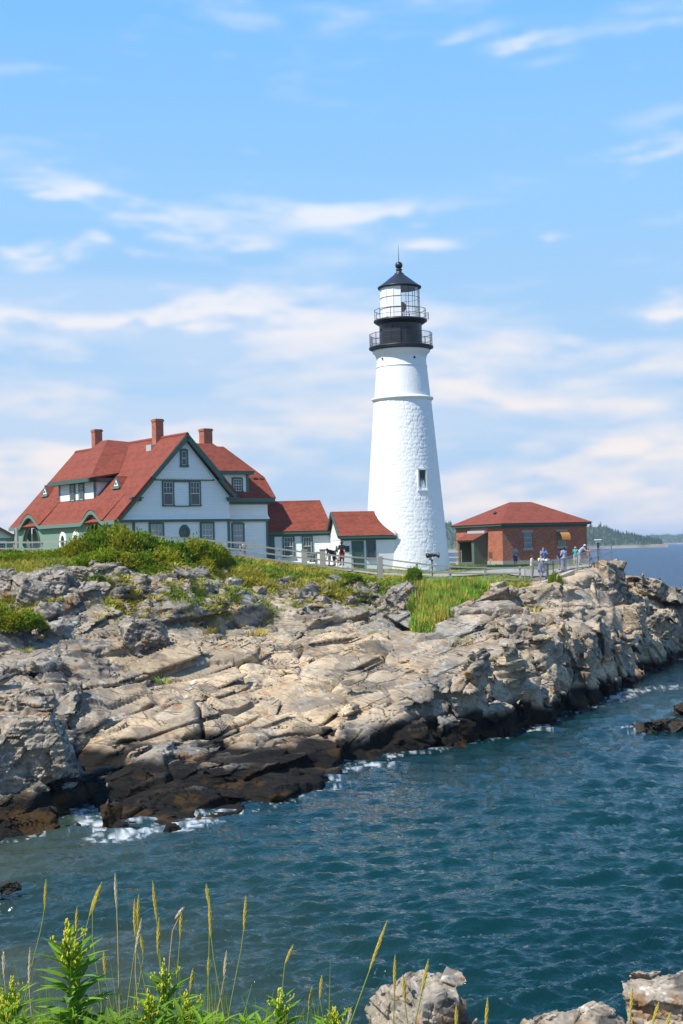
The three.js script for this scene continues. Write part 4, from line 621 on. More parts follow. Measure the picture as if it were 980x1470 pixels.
// ---------------------------------------------------------------- low passage from the house, and the oil room against the tower
(() => {
  const t = thing('passage_building', 'low white clapboard passage with red roof joined to the keeper house', 'building', V(-5.95, 8.3, -109.75), THREE.MathUtils.degToRad(2));
  const L = 5.1, eY = 2.5, rY = 4.95;
  part('wall', new B().box(0, L, -.4, eY, -3.6, 0), M.clap, t);
  part('door_panel', new B().box(.02, .62, -.2, eY - .25, 0, .05), M.green, t);
  part('roof', new B().slab([V(-.3, eY - .02, .34), V(L + .16, eY - .02, .34), V(L - .78, rY, -1.9), V(-.3, rY, -1.9)], .14).slab([V(-.3, rY, -1.9), V(L - .78, rY, -1.9), V(L + .1, eY, -4), V(-.3, eY, -4)], .14).slab([V(L + .16, eY - .02, .34), V(L + .1, eY, -4), V(L - .78, rY, -1.9)], .14), M.roof, t);
  part('eave_board', new B().box(-.1, L + .12, eY - .26, eY - .04, .02, .3).box(-.05, L + .02, eY - .42, eY - .26, .0, .06), M.green, t);
  for (const [x, w] of [[1.72, .8], [3.2, .72]]) windowAt(t, x, .55, 2.0, w - .1, .005, { frame: .13, half: true });
  part('downspout', new B().tube(V(L - .06, .1, .06), V(L - .06, eY - .3, .06), .04, .04, 6), M.lead, t);
})();
(() => {
  const t = thing('oil_room', 'small white room with flared red roof and green door against the lighthouse', 'building', V(-.1, 7.7, -106.8), THREE.MathUtils.degToRad(15));
  const eY = 2.55, rY = 4.5;
  part('wall', new B().box(0, 5.4, -.4, eY - .05, -3.4, 0), M.white, t);
  part('end_wall', new B().slab([V(-.02, eY - .3, 0), V(-.02, rY - .15, -1.75), V(-.02, rY - .15, -1.95), V(-.02, eY - .3, -3.4)], .2), M.white, t);
  // roof sweeps out to the right
  part('roof', gridGeo(28, 12, (u, v) => { const top = u * 3.65 - .25, low = -.25 + u * 4.75, k = Math.pow(v, 1), x = lerp(low, top, Math.pow(v, 1 - .35 * u)), y = lerp(eY + .02, rY, v * (1 - .28 * (1 - v) * (.6 + 1.2 * u))); return { x, y, z: lerp(.32, -1.8, v), u: x, v: v * 3 }; }), M.roofBoth, t);
  part('roof_back', gridGeo(12, 4, (u, v) => ({ x: lerp(-.25 + u * 3.65, -.25 + u * 4.6, v), y: lerp(rY, eY, v), z: lerp(-1.8, -3.8, v), u: u * 4, v: v * 3 })), M.roofBoth, t);
  part('roof_hip', new B().poly([V(4.5, eY + .02, .32), V(4.35, eY, -3.8), V(3.4, rY, -1.8)]), M.roofBoth, t);
  part('eave_board', new B().box(-.22, 4.45, eY - .2, eY - .01, .02, .3).box(0, 4.4, eY - .34, eY - .2, .0, .07), M.green, t);
  part('barge_board', new B().bar(V(-.27, eY - .04, .3), V(-.27, rY - .1, -1.8), .1, .2).bar(V(-.27, rY - .1, -1.8), V(-.27, eY - .04, -3.7), .1, .2), M.green, t);
  const d = part('door', new B().box(.95, 1.68, 0, 2.05, .0, .03), M.green, t); part('door_frame', new B().box(.83, .95, 0, 2.17, 0, .08).box(1.68, 1.80, 0, 2.17, 0, .08).box(.95, 1.68, 2.05, 2.17, 0, .08), M.green, d); for (const x of [1.1, 1.31, 1.52]) part('door_board', new B().box(x - .085, x + .085, .06, 2.0, .03, .045), M.green, d); part('door_handle', new THREE.SphereGeometry(.035, 10, 8).translate(1.62, 1.0, .08), M.steel, d);
  windowAt(t, 2.38, .85, 2.1, .6, .005, { frame: .09, head: 1, sash: M.green, ny: 1, nx: 2 });
  const s = part('small_window', new B().box(-.03, .0, 1.45, 1.75, -1.35, -1.1), M.glass, t); part('small_window_frame', new B().box(-.06, 0, 1.75, 1.81, -1.4, -1.05).box(-.06, 0, 1.39, 1.45, -1.4, -1.05).box(-.06, 0, 1.45, 1.75, -1.4, -1.35).box(-.06, 0, 1.45, 1.75, -1.1, -1.05), M.green, s);
  part('plaque', new B().box(.28, .66, 1.35, 1.8, 0, .03), M.iron, t); part('wall_lamp', new B().add(new THREE.SphereGeometry(.07, 10, 8).translate(.15, 2.18, .12)).bar(V(.15, 2.2, 0), V(.15, 2.2, .1), .03), M.lead, t);
})();
// ---------------------------------------------------------------- red brick fog signal house
(() => {
  const d = 122, o = at(722, 808, d), t = thing('brick_building', 'square red brick building with low red hipped roof beside the lighthouse', 'building', V(o.x, o.y, o.z), THREE.MathUtils.degToRad(26));
  const W = 9.0, D = 7.9, h = 3.18, e = .32;
  part('brick_wall', new B().box(0, W, .15, h, -D, 0), M.brick, t);
  part('plinth', new B().box(-.06, W + .06, -.5, .15, -D - .06, .06), M.concrete, t);
  part('frieze_board', new B().box(-.05, W + .05, h - .1, h + .06, -D - .05, .05), M.green, t);
  part('eave_board', new B().box(-e, W + e, h + .06, h + .26, -D - e, e), M.green, t);
  const A = V(3.4, 5.45, -D / 2), Bq = V(W - 3.2, 5.45, -D / 2), c0 = V(-e - .08, h + .27, e + .08), c1 = V(W + e + .08, h + .27, e + .08), c2 = V(W + e + .08, h + .27, -D - e - .08), c3 = V(-e - .08, h + .27, -D - e - .08);
  part('roof', new B().slab([c0, c1, Bq, A], .06).slab([c1, c2, Bq], .06).slab([c2, c3, A, Bq], .06).slab([c3, c0, A], .06), M.roof, t);
  part('roof_vent', new B().box(-.12, .12, 0, .3, -.12, .12).slab([V(-.17, .3, .17), V(.17, .3, .17), V(0, .48, 0)], .02).slab([V(.17, .3, .17), V(.17, .3, -.17), V(0, .48, 0)], .02).slab([V(-.17, .3, -.17), V(-.17, .3, .17), V(0, .48, 0)], .02), M.iron, t).position.set(1.35, 4.15, -3.2);
  for (const [x, y0, y1] of [[2.6, 1.25, 2.62], [6.25, 1.35, 2.62]]) {
    const w = part('window', new B().box(x - .42, x + .42, y0, y1, -.04, .004), M.glass, t); part('stone_sill', new B().box(x - .55, x + .55, y0 - .22, y0, -.02, .1), M.concrete, w); part('stone_lintel', new B().box(x - .6, x + .6, y1, y1 + .2, -.02, .06), M.concrete, w);
    for (let i = 0; i < 7; i++) part('window_bar', new B().box(x - .36 + i * .12 - .02, x - .36 + i * .12 + .02, y0, y1, .01, .05), M.lead, w); for (const f of [.33, .66]) part('window_bar', new B().box(x - .42, x + .42, lerp(y0, y1, f) - .02, lerp(y0, y1, f) + .02, .012, .045), M.lead, w);
    if (x > 5) { const hg = part('rusty_hood', gridGeo(8, 12, (u, v) => { const a = v * Math.PI / 2; return { x: x - .4 + u * .95, y: y1 - .75 + Math.cos(a) * .78, z: .02 + Math.sin(a) * .62, u, v }; }), M.rustBoth, w, 'rusty curved hood over the window'); part('hood_side', new B().slab([V(x + .55, y1 + .03, .02), V(x + .55, y1 - .72, .02), V(x + .55, y1 - .74, .62), V(x + .55, y1 - .2, .5)], .02), M.rustBoth, hg); }
  }
  // green shed porch on the left wall
  { const s = part('porch_side', new B().box(-1.35, 0, -.1, 2.1, -2.55, -2.49).slab([V(-1.35, 2.1, -2.49), V(0, 2.1, -2.49), V(0, 2.72, -2.49)], .06), M.shedGreen, t);
    part('porch_side', new B().box(-1.35, 0, -.1, 2.1, -5.3, -5.24), M.shedGreen, t); part('porch_front', new B().box(-1.41, -1.35, -.1, 2.1, -2.9, -2.49).box(-1.41, -1.35, -.1, 2.1, -5.3, -5.0).box(-1.41, -1.35, 1.9, 2.1, -5.0, -2.9).box(-1.41, -1.35, -.1, .12, -5.0, -2.9), M.shedGreen, t);
    part('porch_roof', new B().slab([V(-1.6, 2.08, -2.3), V(.0, 2.8, -2.3), V(.0, 2.8, -5.45), V(-1.6, 2.08, -5.45)], .07), M.roof, t); part('porch_flashing', new B().box(-.35, .02, 2.66, 2.9, -5.3, -2.4), M.lead, t); const dr = part('door', new B().box(-.05, -.01, 0, 2.0, -4.6, -3.2), M.shedGreen, t); part('door_rail', new B().box(-.08, -.05, .95, 1.08, -4.6, -3.2).box(-.08, -.05, 0, 2.0, -3.95, -3.85), M.green, dr); part('porch_floor', new B().box(-1.35, 0, -.3, .0, -5.24, -2.55), M.concrete, t); }
})();
// ---------------------------------------------------------------- outbuilding at the left edge
(() => {
  const o = at(6, 792, 128), t = thing('outbuilding', 'small red roofed outbuilding with green trim at the left edge', 'building', V(o.x, 8.9, o.z), THREE.MathUtils.degToRad(24));
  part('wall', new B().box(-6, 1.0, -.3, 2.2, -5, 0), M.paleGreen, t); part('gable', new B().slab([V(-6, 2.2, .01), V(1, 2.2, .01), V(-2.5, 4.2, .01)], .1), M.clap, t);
  part('roof', new B().slab([V(-2.5, 4.4, .4), V(1.4, 2.15, .4), V(1.4, 2.15, -5.4), V(-2.5, 4.4, -5.4)], .15).slab([V(-2.5, 4.4, -5.4), V(-6.4, 2.15, -5.4), V(-6.4, 2.15, .4), V(-2.5, 4.4, .4)], .15), M.roof, t);
  part('barge_board', new B().bar(V(-2.5, 4.2, .36), V(1.35, 1.98, .36), .08, .22).bar(V(-2.5, 4.2, .36), V(-6.35, 1.98, .36), .08, .22), M.green, t);
  windowAt(t, -.2, .6, 1.8, .6, .01, { trim: M.white }); windowAt(t, -2.2, .6, 1.8, .7, .01, {});
})();
// ---------------------------------------------------------------- footpath round the tower to the point
(() => {
  const pts = [[470, 808, 101], [560, 820, 101.5], [640, 822, 104], [700, 822, 108], [740, 821, 110], [780, 824, 106], [820, 815, 107], [868, 801, 109]].map((q) => at(...q)), curve = new THREE.CatmullRomCurve3(pts), n = 60;
  const wid = (t) => lerp(1.0, 2.6, sstep(.45, .8, t));
  const g = gridGeo(n, 5, (u, v) => { const p = curve.getPoint(u), q = curve.getTangent(u), s = V(-q.z, 0, q.x).normalize().multiplyScalar(wid(u) * (v * 2 - 1)); p.add(s); const y = Math.max(p.y - 9, Math.max(baseH(p.x, p.z), ground(p.x, p.z)) + .06); return { x: p.x, y, z: p.z, u: p.x, v: p.z }; });
  const m = new THREE.Mesh(g, M.path); m.name = 'footpath'; tag(m, 'paved footpath past the lighthouse to the point', null, null, 'structure'); scene.add(m);
})();
// ---------------------------------------------------------------- split-rail fence: every post and rail run
(() => {
  const run = [[-70, 779, 92], [20, 778.5, 92], [60, 778, 92], [120, 776, 91.5], [175, 772, 92], [223, 769, 93], [285, 774, 94], [344, 779.5, 94.5], [400.5, 788, 95], [453.5, 794, 95.5], [505.5, 800, 96], [545, 801.5, 96.5], [598, 809, 96.5], [646, 813.5, 97], [696.5, 815, 97.5], [746, 814.5, 98]];
  const top = run.map((q) => at(...q));
  const f = thing('rail_fence', 'weathered grey post and rail fence along the edge of the turf', 'fence', V(0, 0, 0));
  const jr = rngOf(19);
  top.forEach((p, i) => { const w = i === 11 ? .17 : .065, h = i === 11 ? .14 : .08, y0 = Math.min(p.y - 1.0, baseH(p.x, p.z) - .1); const m = part('post', new B().box(-w, w, y0 - p.y - .35, h, -w, w), M.wood, f); m.position.copy(p); m.rotation.y = jr() * .4; });
  for (let i = 0; i < top.length - 1; i++) for (const [dy, n] of [[0, 0], [-.42, 1], [-.82, 2]]) { if (n === 2 && i < 7) continue; const a = top[i].clone().add(V(0, dy + (jr() - .5) * .05, .07)), b = top[i + 1].clone().add(V(0, dy + (jr() - .5) * .05, .07)), q = a.clone().lerp(b, .5).add(V(0, -.015, 0)); part('rail', new B().bar(a, q, .05, .11).bar(q, b, .05, .105), M.wood, f); }
})();
// tall weathered post by the porch
{ const p = at(24.5, 795, 92.5), m = solo('wooden_post', new B().tube(V(0, -.6, 0), V(0, 1.72, 0), .11, .095, 10), M.wood, 'tall weathered wooden post standing before the porch arch', 'post'); m.position.copy(p); }
// fence beyond the tower, by the brick building
{ const a = at(640, 812, 127), b = at(662, 812, 126), f = thing('far_fence', 'short rail fence seen between the lighthouse and the brick building', 'fence', V(0, 0, 0)); for (const p of [a, b]) part('post', new B().box(p.x - .06, p.x + .06, p.y - .8, p.y + 1.4, p.z - .06, p.z + .06), M.wood, f); for (const y of [.3, .75, 1.25]) part('rail', new B().bar(a.clone().add(V(0, y, .08)), b.clone().add(V(0, y, .08)), .05, .11), M.wood, f); }
// ---------------------------------------------------------------- chain-link fence round the viewing point
(() => {
  const run = [[753, 814, 98.5], [775, 809.5, 99.2], [793.5, 805, 100], [812, 800.5, 101], [828, 796.5, 102.2], [845, 791.5, 103.5], [860, 787, 104.5], [877.5, 781, 105.5]].map((q) => at(...q)), f = thing('wire_fence', 'galvanized chain link fence around the viewing point', 'fence', V(0, 0, 0)), H = 1.12;
  run.forEach((p, i) => part('post', new B().tube(V(p.x, p.y - H - .35, p.z), V(p.x, p.y + .05, p.z), .035, .035, 8), i === 2 ? M.rust : M.steel, f));
  for (let i = 0; i < run.length - 1; i++) {
    const a = run[i], b = run[i + 1]; part('top_rail', new B().tube(a, b, .022, .022, 6), M.steel, f); part('bottom_rail', new B().tube(a.clone().add(V(0, -H, 0)), b.clone().add(V(0, -H, 0)), .012, .012, 5), M.steel, f); if (i > 4) part('mid_rail', new B().tube(a.clone().add(V(0, -H / 2, 0)), b.clone().add(V(0, -H / 2, 0)), .018, .018, 5), M.steel, f);
    const w = new B(), L = a.distanceTo(b), at2 = (s, y) => a.clone().lerp(b, clamp(s / L)).add(V(0, -H + y, 0)); for (let s = -H; s < L; s += .14) for (const dir of [1, -1]) { const s0 = Math.max(s, 0), s1 = Math.min(s + H, L); if (s1 > s0) w.bar(at2(s0, dir > 0 ? s0 - s : H - (s0 - s)), at2(s1, dir > 0 ? s1 - s : H - (s1 - s)), .008); } const m = part('wire_mesh', w, M.steel, f); m.userData.kind = 'stuff';
  }
})();
// low concrete kerb under the wire fence
{ const c = [[757, 843, 98], [775, 838, 98.4], [800, 829, 99.2], [822, 820, 100.5]].map((q) => at(...q)), b = new B(); for (let i = 0; i < 3; i++) b.bar(c[i].clone().add(V(0, -.3, 0)), c[i + 1].clone().add(V(0, -.3, 0)), .4, .75); solo('retaining_kerb', b, M.concrete, 'low concrete kerb below the chain link fence', 'kerb'); }
// ---------------------------------------------------------------- small fittings
{ const p = at(620.5, 826, 99), t = thing('horn', 'black horn on a pole before the lighthouse', 'horn', p); part('pole', new B().tube(V(0, -.4, 0), V(0, 1.12, 0), .045, .035, 8).tube(V(0, .98, 0), V(0, 1.12, 0), .09, .07, 8), M.iron, t);
  const h = part('horn_body', new THREE.LatheGeometry([[.02, -.42], [.15, -.42], [.19, -.3], [.14, -.2], [.12, -.05], [.1, .1], [.14, .12], [.1, .16], [.09, .3], [.12, .4], [.2, .5], [.21, .52], [.15, .5], [.02, .35]].map(([r, y]) => new THREE.Vector2(r, y)), 20).rotateZ(-Math.PI / 2).translate(-.0, 1.42, 0), M.iron, t); part('yoke', new B().bar(V(-.12, 1.1, .13), V(-.12, 1.45, .13), .05).bar(V(-.12, 1.1, -.13), V(-.12, 1.45, -.13), .05).bar(V(-.12, 1.12, -.13), V(-.12, 1.12, .13), .05).bar(V(-.45, 1.56, 0), V(.3, 1.5, 0), .05), M.iron, t); t.rotation.y = .25;
  const q = at(624, 838, 97.5); const c = solo('concrete_block', new B().box(-.55, .4, -.45, .32, -.35, .35), M.concrete, 'low concrete block at the foot of the horn', 'block'); c.position.copy(q); }
{ const p = at(450, 806, 103), t = thing('bell_stand', 'old iron bell hung between two stout grey posts', 'bell', p, .1); for (const x of [-.68, .68]) { const w = part('post', new B().box(x - .2, x + .2, -.6, .82, -.2, .2), M.wood, t); part('post_cap', new B().box(x - .23, x + .23, .82, .9, -.23, .23), M.wood, w); }
  part('headstock', new B().bar(V(-.5, .62, 0), V(.5, .62, 0), .12, .16), M.rust, t); part('bell', new THREE.LatheGeometry([[.03, .56], [.14, .52], [.19, .4], [.22, .2], [.3, .02], [.34, -.04], [.3, -.04], [.2, .1], [.02, .4]].map(([r, y]) => new THREE.Vector2(r, y)), 24), M.iron, t); part('yoke', new B().bar(V(-.3, .72, 0), V(-.12, .55, 0), .08).bar(V(.3, .72, 0), V(.12, .55, 0), .08), M.rust, t); }
{ const p = at(786, 829, 100.2), t = thing('coin_viewer', 'blue grey coin telescope on a post by the wire fence', 'telescope', p); part('pillar', new B().tube(V(0, -.3, 0), V(0, 1.0, 0), .09, .07, 10).tube(V(0, -.3, 0), V(0, .1, 0), .22, .16, 12), M.iron, t); const h = part('viewer_head', new THREE.SphereGeometry(.21, 16, 12).scale(1, .85, 1.15).translate(0, 1.2, 0), M.steel, t); part('eyepieces', new B().tube(V(-.07, 1.22, .2), V(-.07, 1.22, .34), .05, .05, 10).tube(V(.07, 1.22, .2), V(.07, 1.22, .34), .05, .05, 10), M.iron, h); t.rotation.y = 2.4; }
{ const p = at(859, 803, 106), t = thing('lamp_post', 'short post with a flat white box on top beside the point', 'post', p); part('post', new B().tube(V(0, -.4, 0), V(0, 1.28, 0), .09, .09, 10), M.iron, t); part('box_top', new B().box(-.24, .24, 1.46, 1.53, -.2, .2), M.white, t); part('box_stem', new B().box(-.16, .16, 1.26, 1.46, -.12, .12), M.lead, t); }
{ const p = at(704, 814, 120), t = thing('sign_post', 'small dark sign board on a grey post by the brick wall', 'sign', p); part('post', new B().box(-.06, .06, -.3, .72, -.06, .06), M.wood, t); part('board', new B().box(-.14, .2, .72, 1.28, -.04, .04), M.rust, t); }
// ---------------------------------------------------------------- people: a body from tapered bones joined smoothly, clothes cut from the same bones
const capD = (px, py, pz, a, b, r0, r1) => { const dx = b.x - a.x, dy = b.y - a.y, dz = b.z - a.z, t = clamp(((px - a.x) * dx + (py - a.y) * dy + (pz - a.z) * dz) / (dx * dx + dy * dy + dz * dz + 1e-9)); return Math.hypot(px - a.x - dx * t, py - a.y - dy * t, pz - a.z - dz * t) - lerp(r0, r1, t); };
const smin = (a, b, k) => { const h = clamp(.5 + .5 * (b - a) / k); return lerp(b, a, h) - k * h * (1 - h); };
function boneField(bones, grow = 0, k = .035) { return (x, y, z) => { let d = 9; for (const [a, b, r0, r1] of bones) d = smin(d, capD(x, y, z, a, b, r0 + grow, r1 + grow), k); return d; }; }
function bonesBox(bones, pad) { const lo = V(9, 9, 9), hi = V(-9, -9, -9); for (const [a, b, r0, r1] of bones) for (const q of [a, b]) { const r = Math.max(r0, r1) + pad; lo.min(V(q.x - r, q.y - r, q.z - r)); hi.max(V(q.x + r, q.y + r, q.z + r)); } return [lo, hi]; }
const skinOf = (c) => std(c, { roughness: .6 }), cloth = (c) => std(c, { roughness: .95, map: grainMap });
function person(o) {
  const s = (o.h ?? 1.7) / 1.7, lean = o.lean ?? 0, t = thing('person', o.label, 'person', o.at, o.yaw ?? 0, o.group);
  const tilt = (p) => { const y = p.y - .94; return V(p.x, .94 + y * Math.cos(lean) - p.z * Math.sin(lean), y * Math.sin(lean) + p.z * Math.cos(lean)); };
  const J = { hipL: V(.09, .9, 0), hipR: V(-.09, .9, 0), kneeL: V(.1, .49, .02), kneeR: V(-.1, .49, .02), ankL: V(.1, .08, -.02), ankR: V(-.1, .08, -.02), pel: V(0, .95, 0), chest: tilt(V(0, 1.27, .01)), shL: tilt(V(.17, 1.39, 0)), shR: tilt(V(-.17, 1.39, 0)), neck: tilt(V(0, 1.44, 0)), head: tilt(V(0, 1.58, .02 + (o.nod ?? 0))), ...(o.legs ?? {}) };
  const arm = (sh, side, kind) => {
    const up = { down: [V(.06, -.29, -.01), V(.03, -.25, .06)], bent: [V(.08, -.26, .02), V(-.14, .04, .22)], up: [V(.10, -.16, .20), V(-.12, .22, .10)], rail: [V(.06, -.2, .18), V(-.02, -.02, .27)], fold: [V(.09, -.24, .06), V(-.24, .02, .17)], hang: [V(.03, -.27, .08), V(0, -.25, .06)] }[kind];
    const e = sh.clone().add(V(up[0].x * side, up[0].y, up[0].z)), w = e.clone().add(V(up[1].x * side, up[1].y, up[1].z)); return [e, w];
  };
  const [eL, wL] = arm(J.shL, 1, o.armL ?? 'down'), [eR, wR] = arm(J.shR, -1, o.armR ?? 'down');
  const torso = [[J.hipL, J.hipR, .105, .105], [J.pel, J.chest, .12, .115], [J.chest, J.neck, .1, .06], [J.shL, J.shR, .062, .062], [tilt(V(.1, 1.3, .01)), tilt(V(-.1, 1.3, .01)), .1, .1]];
  const arms = [[J.shL, eL, .05, .04], [J.shR, eR, .05, .04]], fore = [[eL, wL, .038, .027], [eR, wR, .038, .027]];
  const thigh = [[J.hipL, J.kneeL, .085, .056], [J.hipR, J.kneeR, .085, .056]], shank = [[J.kneeL, J.ankL, .055, .036], [J.kneeR, J.ankR, .055, .036]], feet = [[J.ankL, J.ankL.clone().add(V(.02, -.045, .15)), .042, .033], [J.ankR, J.ankR.clone().add(V(-.02, -.045, .15)), .042, .033]];
  const body = [...torso, ...arms, ...fore, ...thigh, ...shank, ...feet, [J.neck, J.head, .052, .05]];
  const f = boneField(body), [lo, hi] = bonesBox(body, .05), geos = [surf(f, lo, hi, .028)];
  // head with brow, nose, chin and ears
  const hd = J.head, hb = [[hd.clone().add(V(0, .03, -.012)), hd.clone().add(V(0, -.02, .0)), .083, .07], [hd.clone().add(V(0, -.03, .02)), hd.clone().add(V(0, -.085, .035)), .055, .032], [hd.clone().add(V(0, .015, .075)), hd.clone().add(V(0, -.025, .095)), .009, .014], [hd.clone().add(V(.08, .0, -.01)), hd.clone().add(V(.085, -.03, -.005)), .012, .01], [hd.clone().add(V(-.08, 0, -.01)), hd.clone().add(V(-.085, -.03, -.005)), .012, .01], [hd.clone().add(V(-.02, -.055, .068)), hd.clone().add(V(.02, -.055, .068)), .01, .01]];
  { const [l, h] = bonesBox(hb, .02); geos.push(surf(boneField(hb, 0, .022), l, h, .014)); }
  // hands: palm and five curled fingers
  for (const [e, w, side] of [[eL, wL, 1], [eR, wR, -1]]) { const d = w.clone().sub(e).normalize(), u = V(1, 0, 0).addScaledVector(d, -d.x).normalize(), n = u.clone().cross(d), P = (a, b, c) => w.clone().addScaledVector(u, a * side).addScaledVector(d, b).addScaledVector(n, c * side), hs = [[P(0, .01, 0), P(0, .07, 0), .026, .03], [P(.025, .06, 0), P(-.025, .06, 0), .014, .014]]; [[.03, .055], [.01, .065], [-.01, .06], [-.03, .045]].forEach(([a, l]) => { hs.push([P(a, .08, 0), P(a, .08 + l * .6, .008), .009, .0085], [P(a, .08 + l * .6, .008), P(a * .9, .08 + l * .85, .03), .0085, .007]); }); hs.push([P(.028, .03, .004), P(.055, .06, .016), .011, .009], [P(.055, .06, .016), P(.05, .085, .028), .009, .008]); const [l, h] = bonesBox(hs, .015); geos.push(surf(boneField(hs, 0, .008), l, h, .011)); }
  const inner = new THREE.Group(); // all parts share the person's scale
  const P = (name, g, m) => { const q = part(name, g, m, t); q.scale.setScalar(s); return q; };
  P('body', mergeGeometries(geos.map((g) => { g = g.clone(); return g; })), skinOf(o.skin ?? [.45, .27, .19]));
  const wear = (name, bones, grow, m, cut) => { const fb = boneField(bones, grow), [l, h] = bonesBox(bones, grow + .04); P(name, surf(cut ? (x, y, z) => Math.max(fb(x, y, z), cut(x, y, z)) : fb, l, h, .026), m); };
  wear('shirt', [...torso, ...arms.map(([a, b, r0, r1]) => [a, o.sleeves ? b : a.clone().lerp(b, .75), r0, r1]), ...(o.sleeves ? fore.map(([a, b, r0, r1]) => [a, a.clone().lerp(b, .9), r0, r1]) : [])], .02, cloth(o.shirt));
  if (o.skirt) wear('skirt', [[J.hipL, J.kneeL.clone().add(V(.03, .04, 0)), .12, .15], [J.hipR, J.kneeR.clone().add(V(-.03, .04, 0)), .12, .15]], .01, cloth(o.bottom));
  else wear(o.long ? 'trousers' : 'shorts', [torso[0], ...thigh.map(([a, b, r0, r1]) => [a, o.long ? b : a.clone().lerp(b, .92), r0, r1 + .012]), ...(o.long ? shank.map(([a, b, r0, r1]) => [a, a.clone().lerp(b, .96), r0, r1 + .012]) : [])], .024, cloth(o.bottom));
  wear('shoes', feet, .012, cloth(o.shoes ?? [.08, .08, .09]));
  const hf = hd.clone().add(V(0, .03, -.02)), hairF = (x, y, z) => Math.max(Math.hypot(x - hf.x, (y - hf.y) * .95, z - hf.z) - .101, (z - hd.z - .045) + (y - hd.y - .045) * -.9, hd.y - (o.longHair ? .16 : .05) - y);
  if (!o.bald) P('hair', surf(hairF, hd.clone().add(V(-.14, -.2, -.16)), hd.clone().add(V(.14, .17, .14)), .018), std(o.hair ?? [.03, .02, .015]));
  if (o.cap) { const cf = (x, y, z) => Math.min(Math.max(Math.hypot(x - hf.x, y - hf.y, z - hf.z) - .112, hd.y + .035 - y), Math.max(Math.hypot((x - hd.x) / 1.0, (y - hd.y - .045) * 6, (z - hd.z - .1)) - .09, 0)); P('cap', surf(cf, hd.clone().add(V(-.15, -.02, -.17)), hd.clone().add(V(.15, .19, .24)), .016), cloth(o.cap)); }
  const eyes = new B(); for (const x of [-.03, .03]) eyes.add(new THREE.SphereGeometry(.011, 8, 6).translate(hd.x + x, hd.y + .008, hd.z + .072)); P('eyes', eyes, M.iron);
  return t;
}
(() => {
  const g = 'visitors at the viewing point', stand = (px, py, d) => at(px, py, d);
  person({ at: stand(740, 813.5, 119), h: 1.72, yaw: .5, armL: 'fold', armR: 'bent', shirt: [.50, .50, .51], bottom: [.06, .14, .38], skin: [.5, .3, .21], hair: [.10, .07, .05], label: 'person in grey shirt and blue shorts standing alone by the brick wall' });
  person({ at: stand(764, 830, 99.6), h: 1.63, yaw: 1.2, armL: 'bent', armR: 'bent', shirt: [.80, .76, .68], bottom: [.50, .44, .36], long: true, hair: [.05, .03, .02], label: 'person in cream shirt and beige trousers behind the wire fence', group: g });
  person({ at: stand(777, 829.5, 100.3), h: 1.65, yaw: .3, armL: 'up', armR: 'up', shirt: [.75, .73, .72], bottom: [.34, .32, .55], skirt: true, hair: [.12, .08, .05], longHair: true, label: 'person in white top and violet skirt holding hands to the face', group: g });
  person({ at: stand(780.5, 820, 104.5), h: 1.78, yaw: .2, armL: 'up', armR: 'up', shirt: [.10, .28, .66], bottom: [.10, .16, .32], hair: [.14, .08, .05], label: 'person in bright blue shirt raising a camera', group: g });
  { const c = at(781.5, 789.5, 104.1); const cam = thing('camera', 'small black camera held up by the person in bright blue', 'camera', c, .2); part('camera_body', new B().box(-.06, .06, -.04, .04, -.03, .03), M.iron, cam); part('lens', new B().tube(V(0, 0, .03), V(0, 0, .08), .03, .03, 12), M.iron, cam); }
  person({ at: stand(804.5, 818.5, 102.2), h: 1.62, yaw: 2.6, armL: 'down', armR: 'bent', shirt: [.025, .03, .06], bottom: [.22, .25, .32], hair: [.02, .015, .012], longHair: true, label: 'person in dark navy top turned toward the sea', group: g });
  person({ at: stand(810, 820, 101.2), h: 1.74, yaw: 3.6, armL: 'bent', armR: 'down', shirt: [.42, .48, .70], bottom: [.32, .38, .50], long: true, hair: [.018, .014, .012], label: 'person in pale violet blue shirt and grey blue trousers', group: g });
  person({ at: stand(826.5, 812.5, 103), h: 1.42, yaw: 2.9, armL: 'rail', armR: 'rail', shirt: [.08, .48, .52], bottom: [.74, .73, .72], hair: [.42, .30, .15], longHair: true, label: 'person in turquoise shirt and white shorts at the fence', group: g });
  person({ at: stand(831.5, 811.5, 103.8), h: 1.72, yaw: 1.5, lean: .75, armL: 'rail', armR: 'rail', shirt: [.42, .52, .68], bottom: [.55, .55, .54], long: true, cap: [.8, .8, .78], label: 'person in white cap leaning forward on the fence', group: g });
  person({ at: stand(845, 806.5, 104.6), h: 1.02, yaw: 2.2, armL: 'down', armR: 'bent', shirt: [.78, .20, .03], bottom: [.10, .12, .28], hair: [.14, .09, .05], label: 'small child in orange shirt at the fence', group: g });
  person({ at: stand(350.5, 799, 97), h: 1.08, yaw: .6, armL: 'bent', armR: 'bent', shirt: [.76, .70, .66], bottom: [.3, .3, .32], hair: [.02, .015, .012], label: 'dark haired child in white behind the rail fence' });
  person({ at: stand(491, 812, 102.6), h: 1.76, yaw: -.4, armL: 'fold', armR: 'fold', shirt: [.012, .012, .014], bottom: [.42, .035, .03], skin: [.11, .06, .04], hair: [.01, .01, .01], cap: [.012, .012, .013], label: 'person in black shirt and red shorts standing with folded arms' });
  person({ at: stand(480, 812.5, 102), h: 1.7, yaw: -1.1, lean: 1.15, armL: 'hang', armR: 'hang', shirt: [.012, .012, .015], bottom: [.05, .05, .07], skin: [.12, .07, .05], hair: [.01, .01, .01], label: 'person in black shirt bending down by the plaque' });
  person({ at: stand(472.5, 813, 102.4), h: 1.66, yaw: 1.4, lean: 1.2, armL: 'hang', armR: 'hang', shirt: [.16, .16, .17], bottom: [.5, .46, .44], skin: [.14, .08, .06], hair: [.01, .01, .01], label: 'person in grey top bending over beside the bell' });
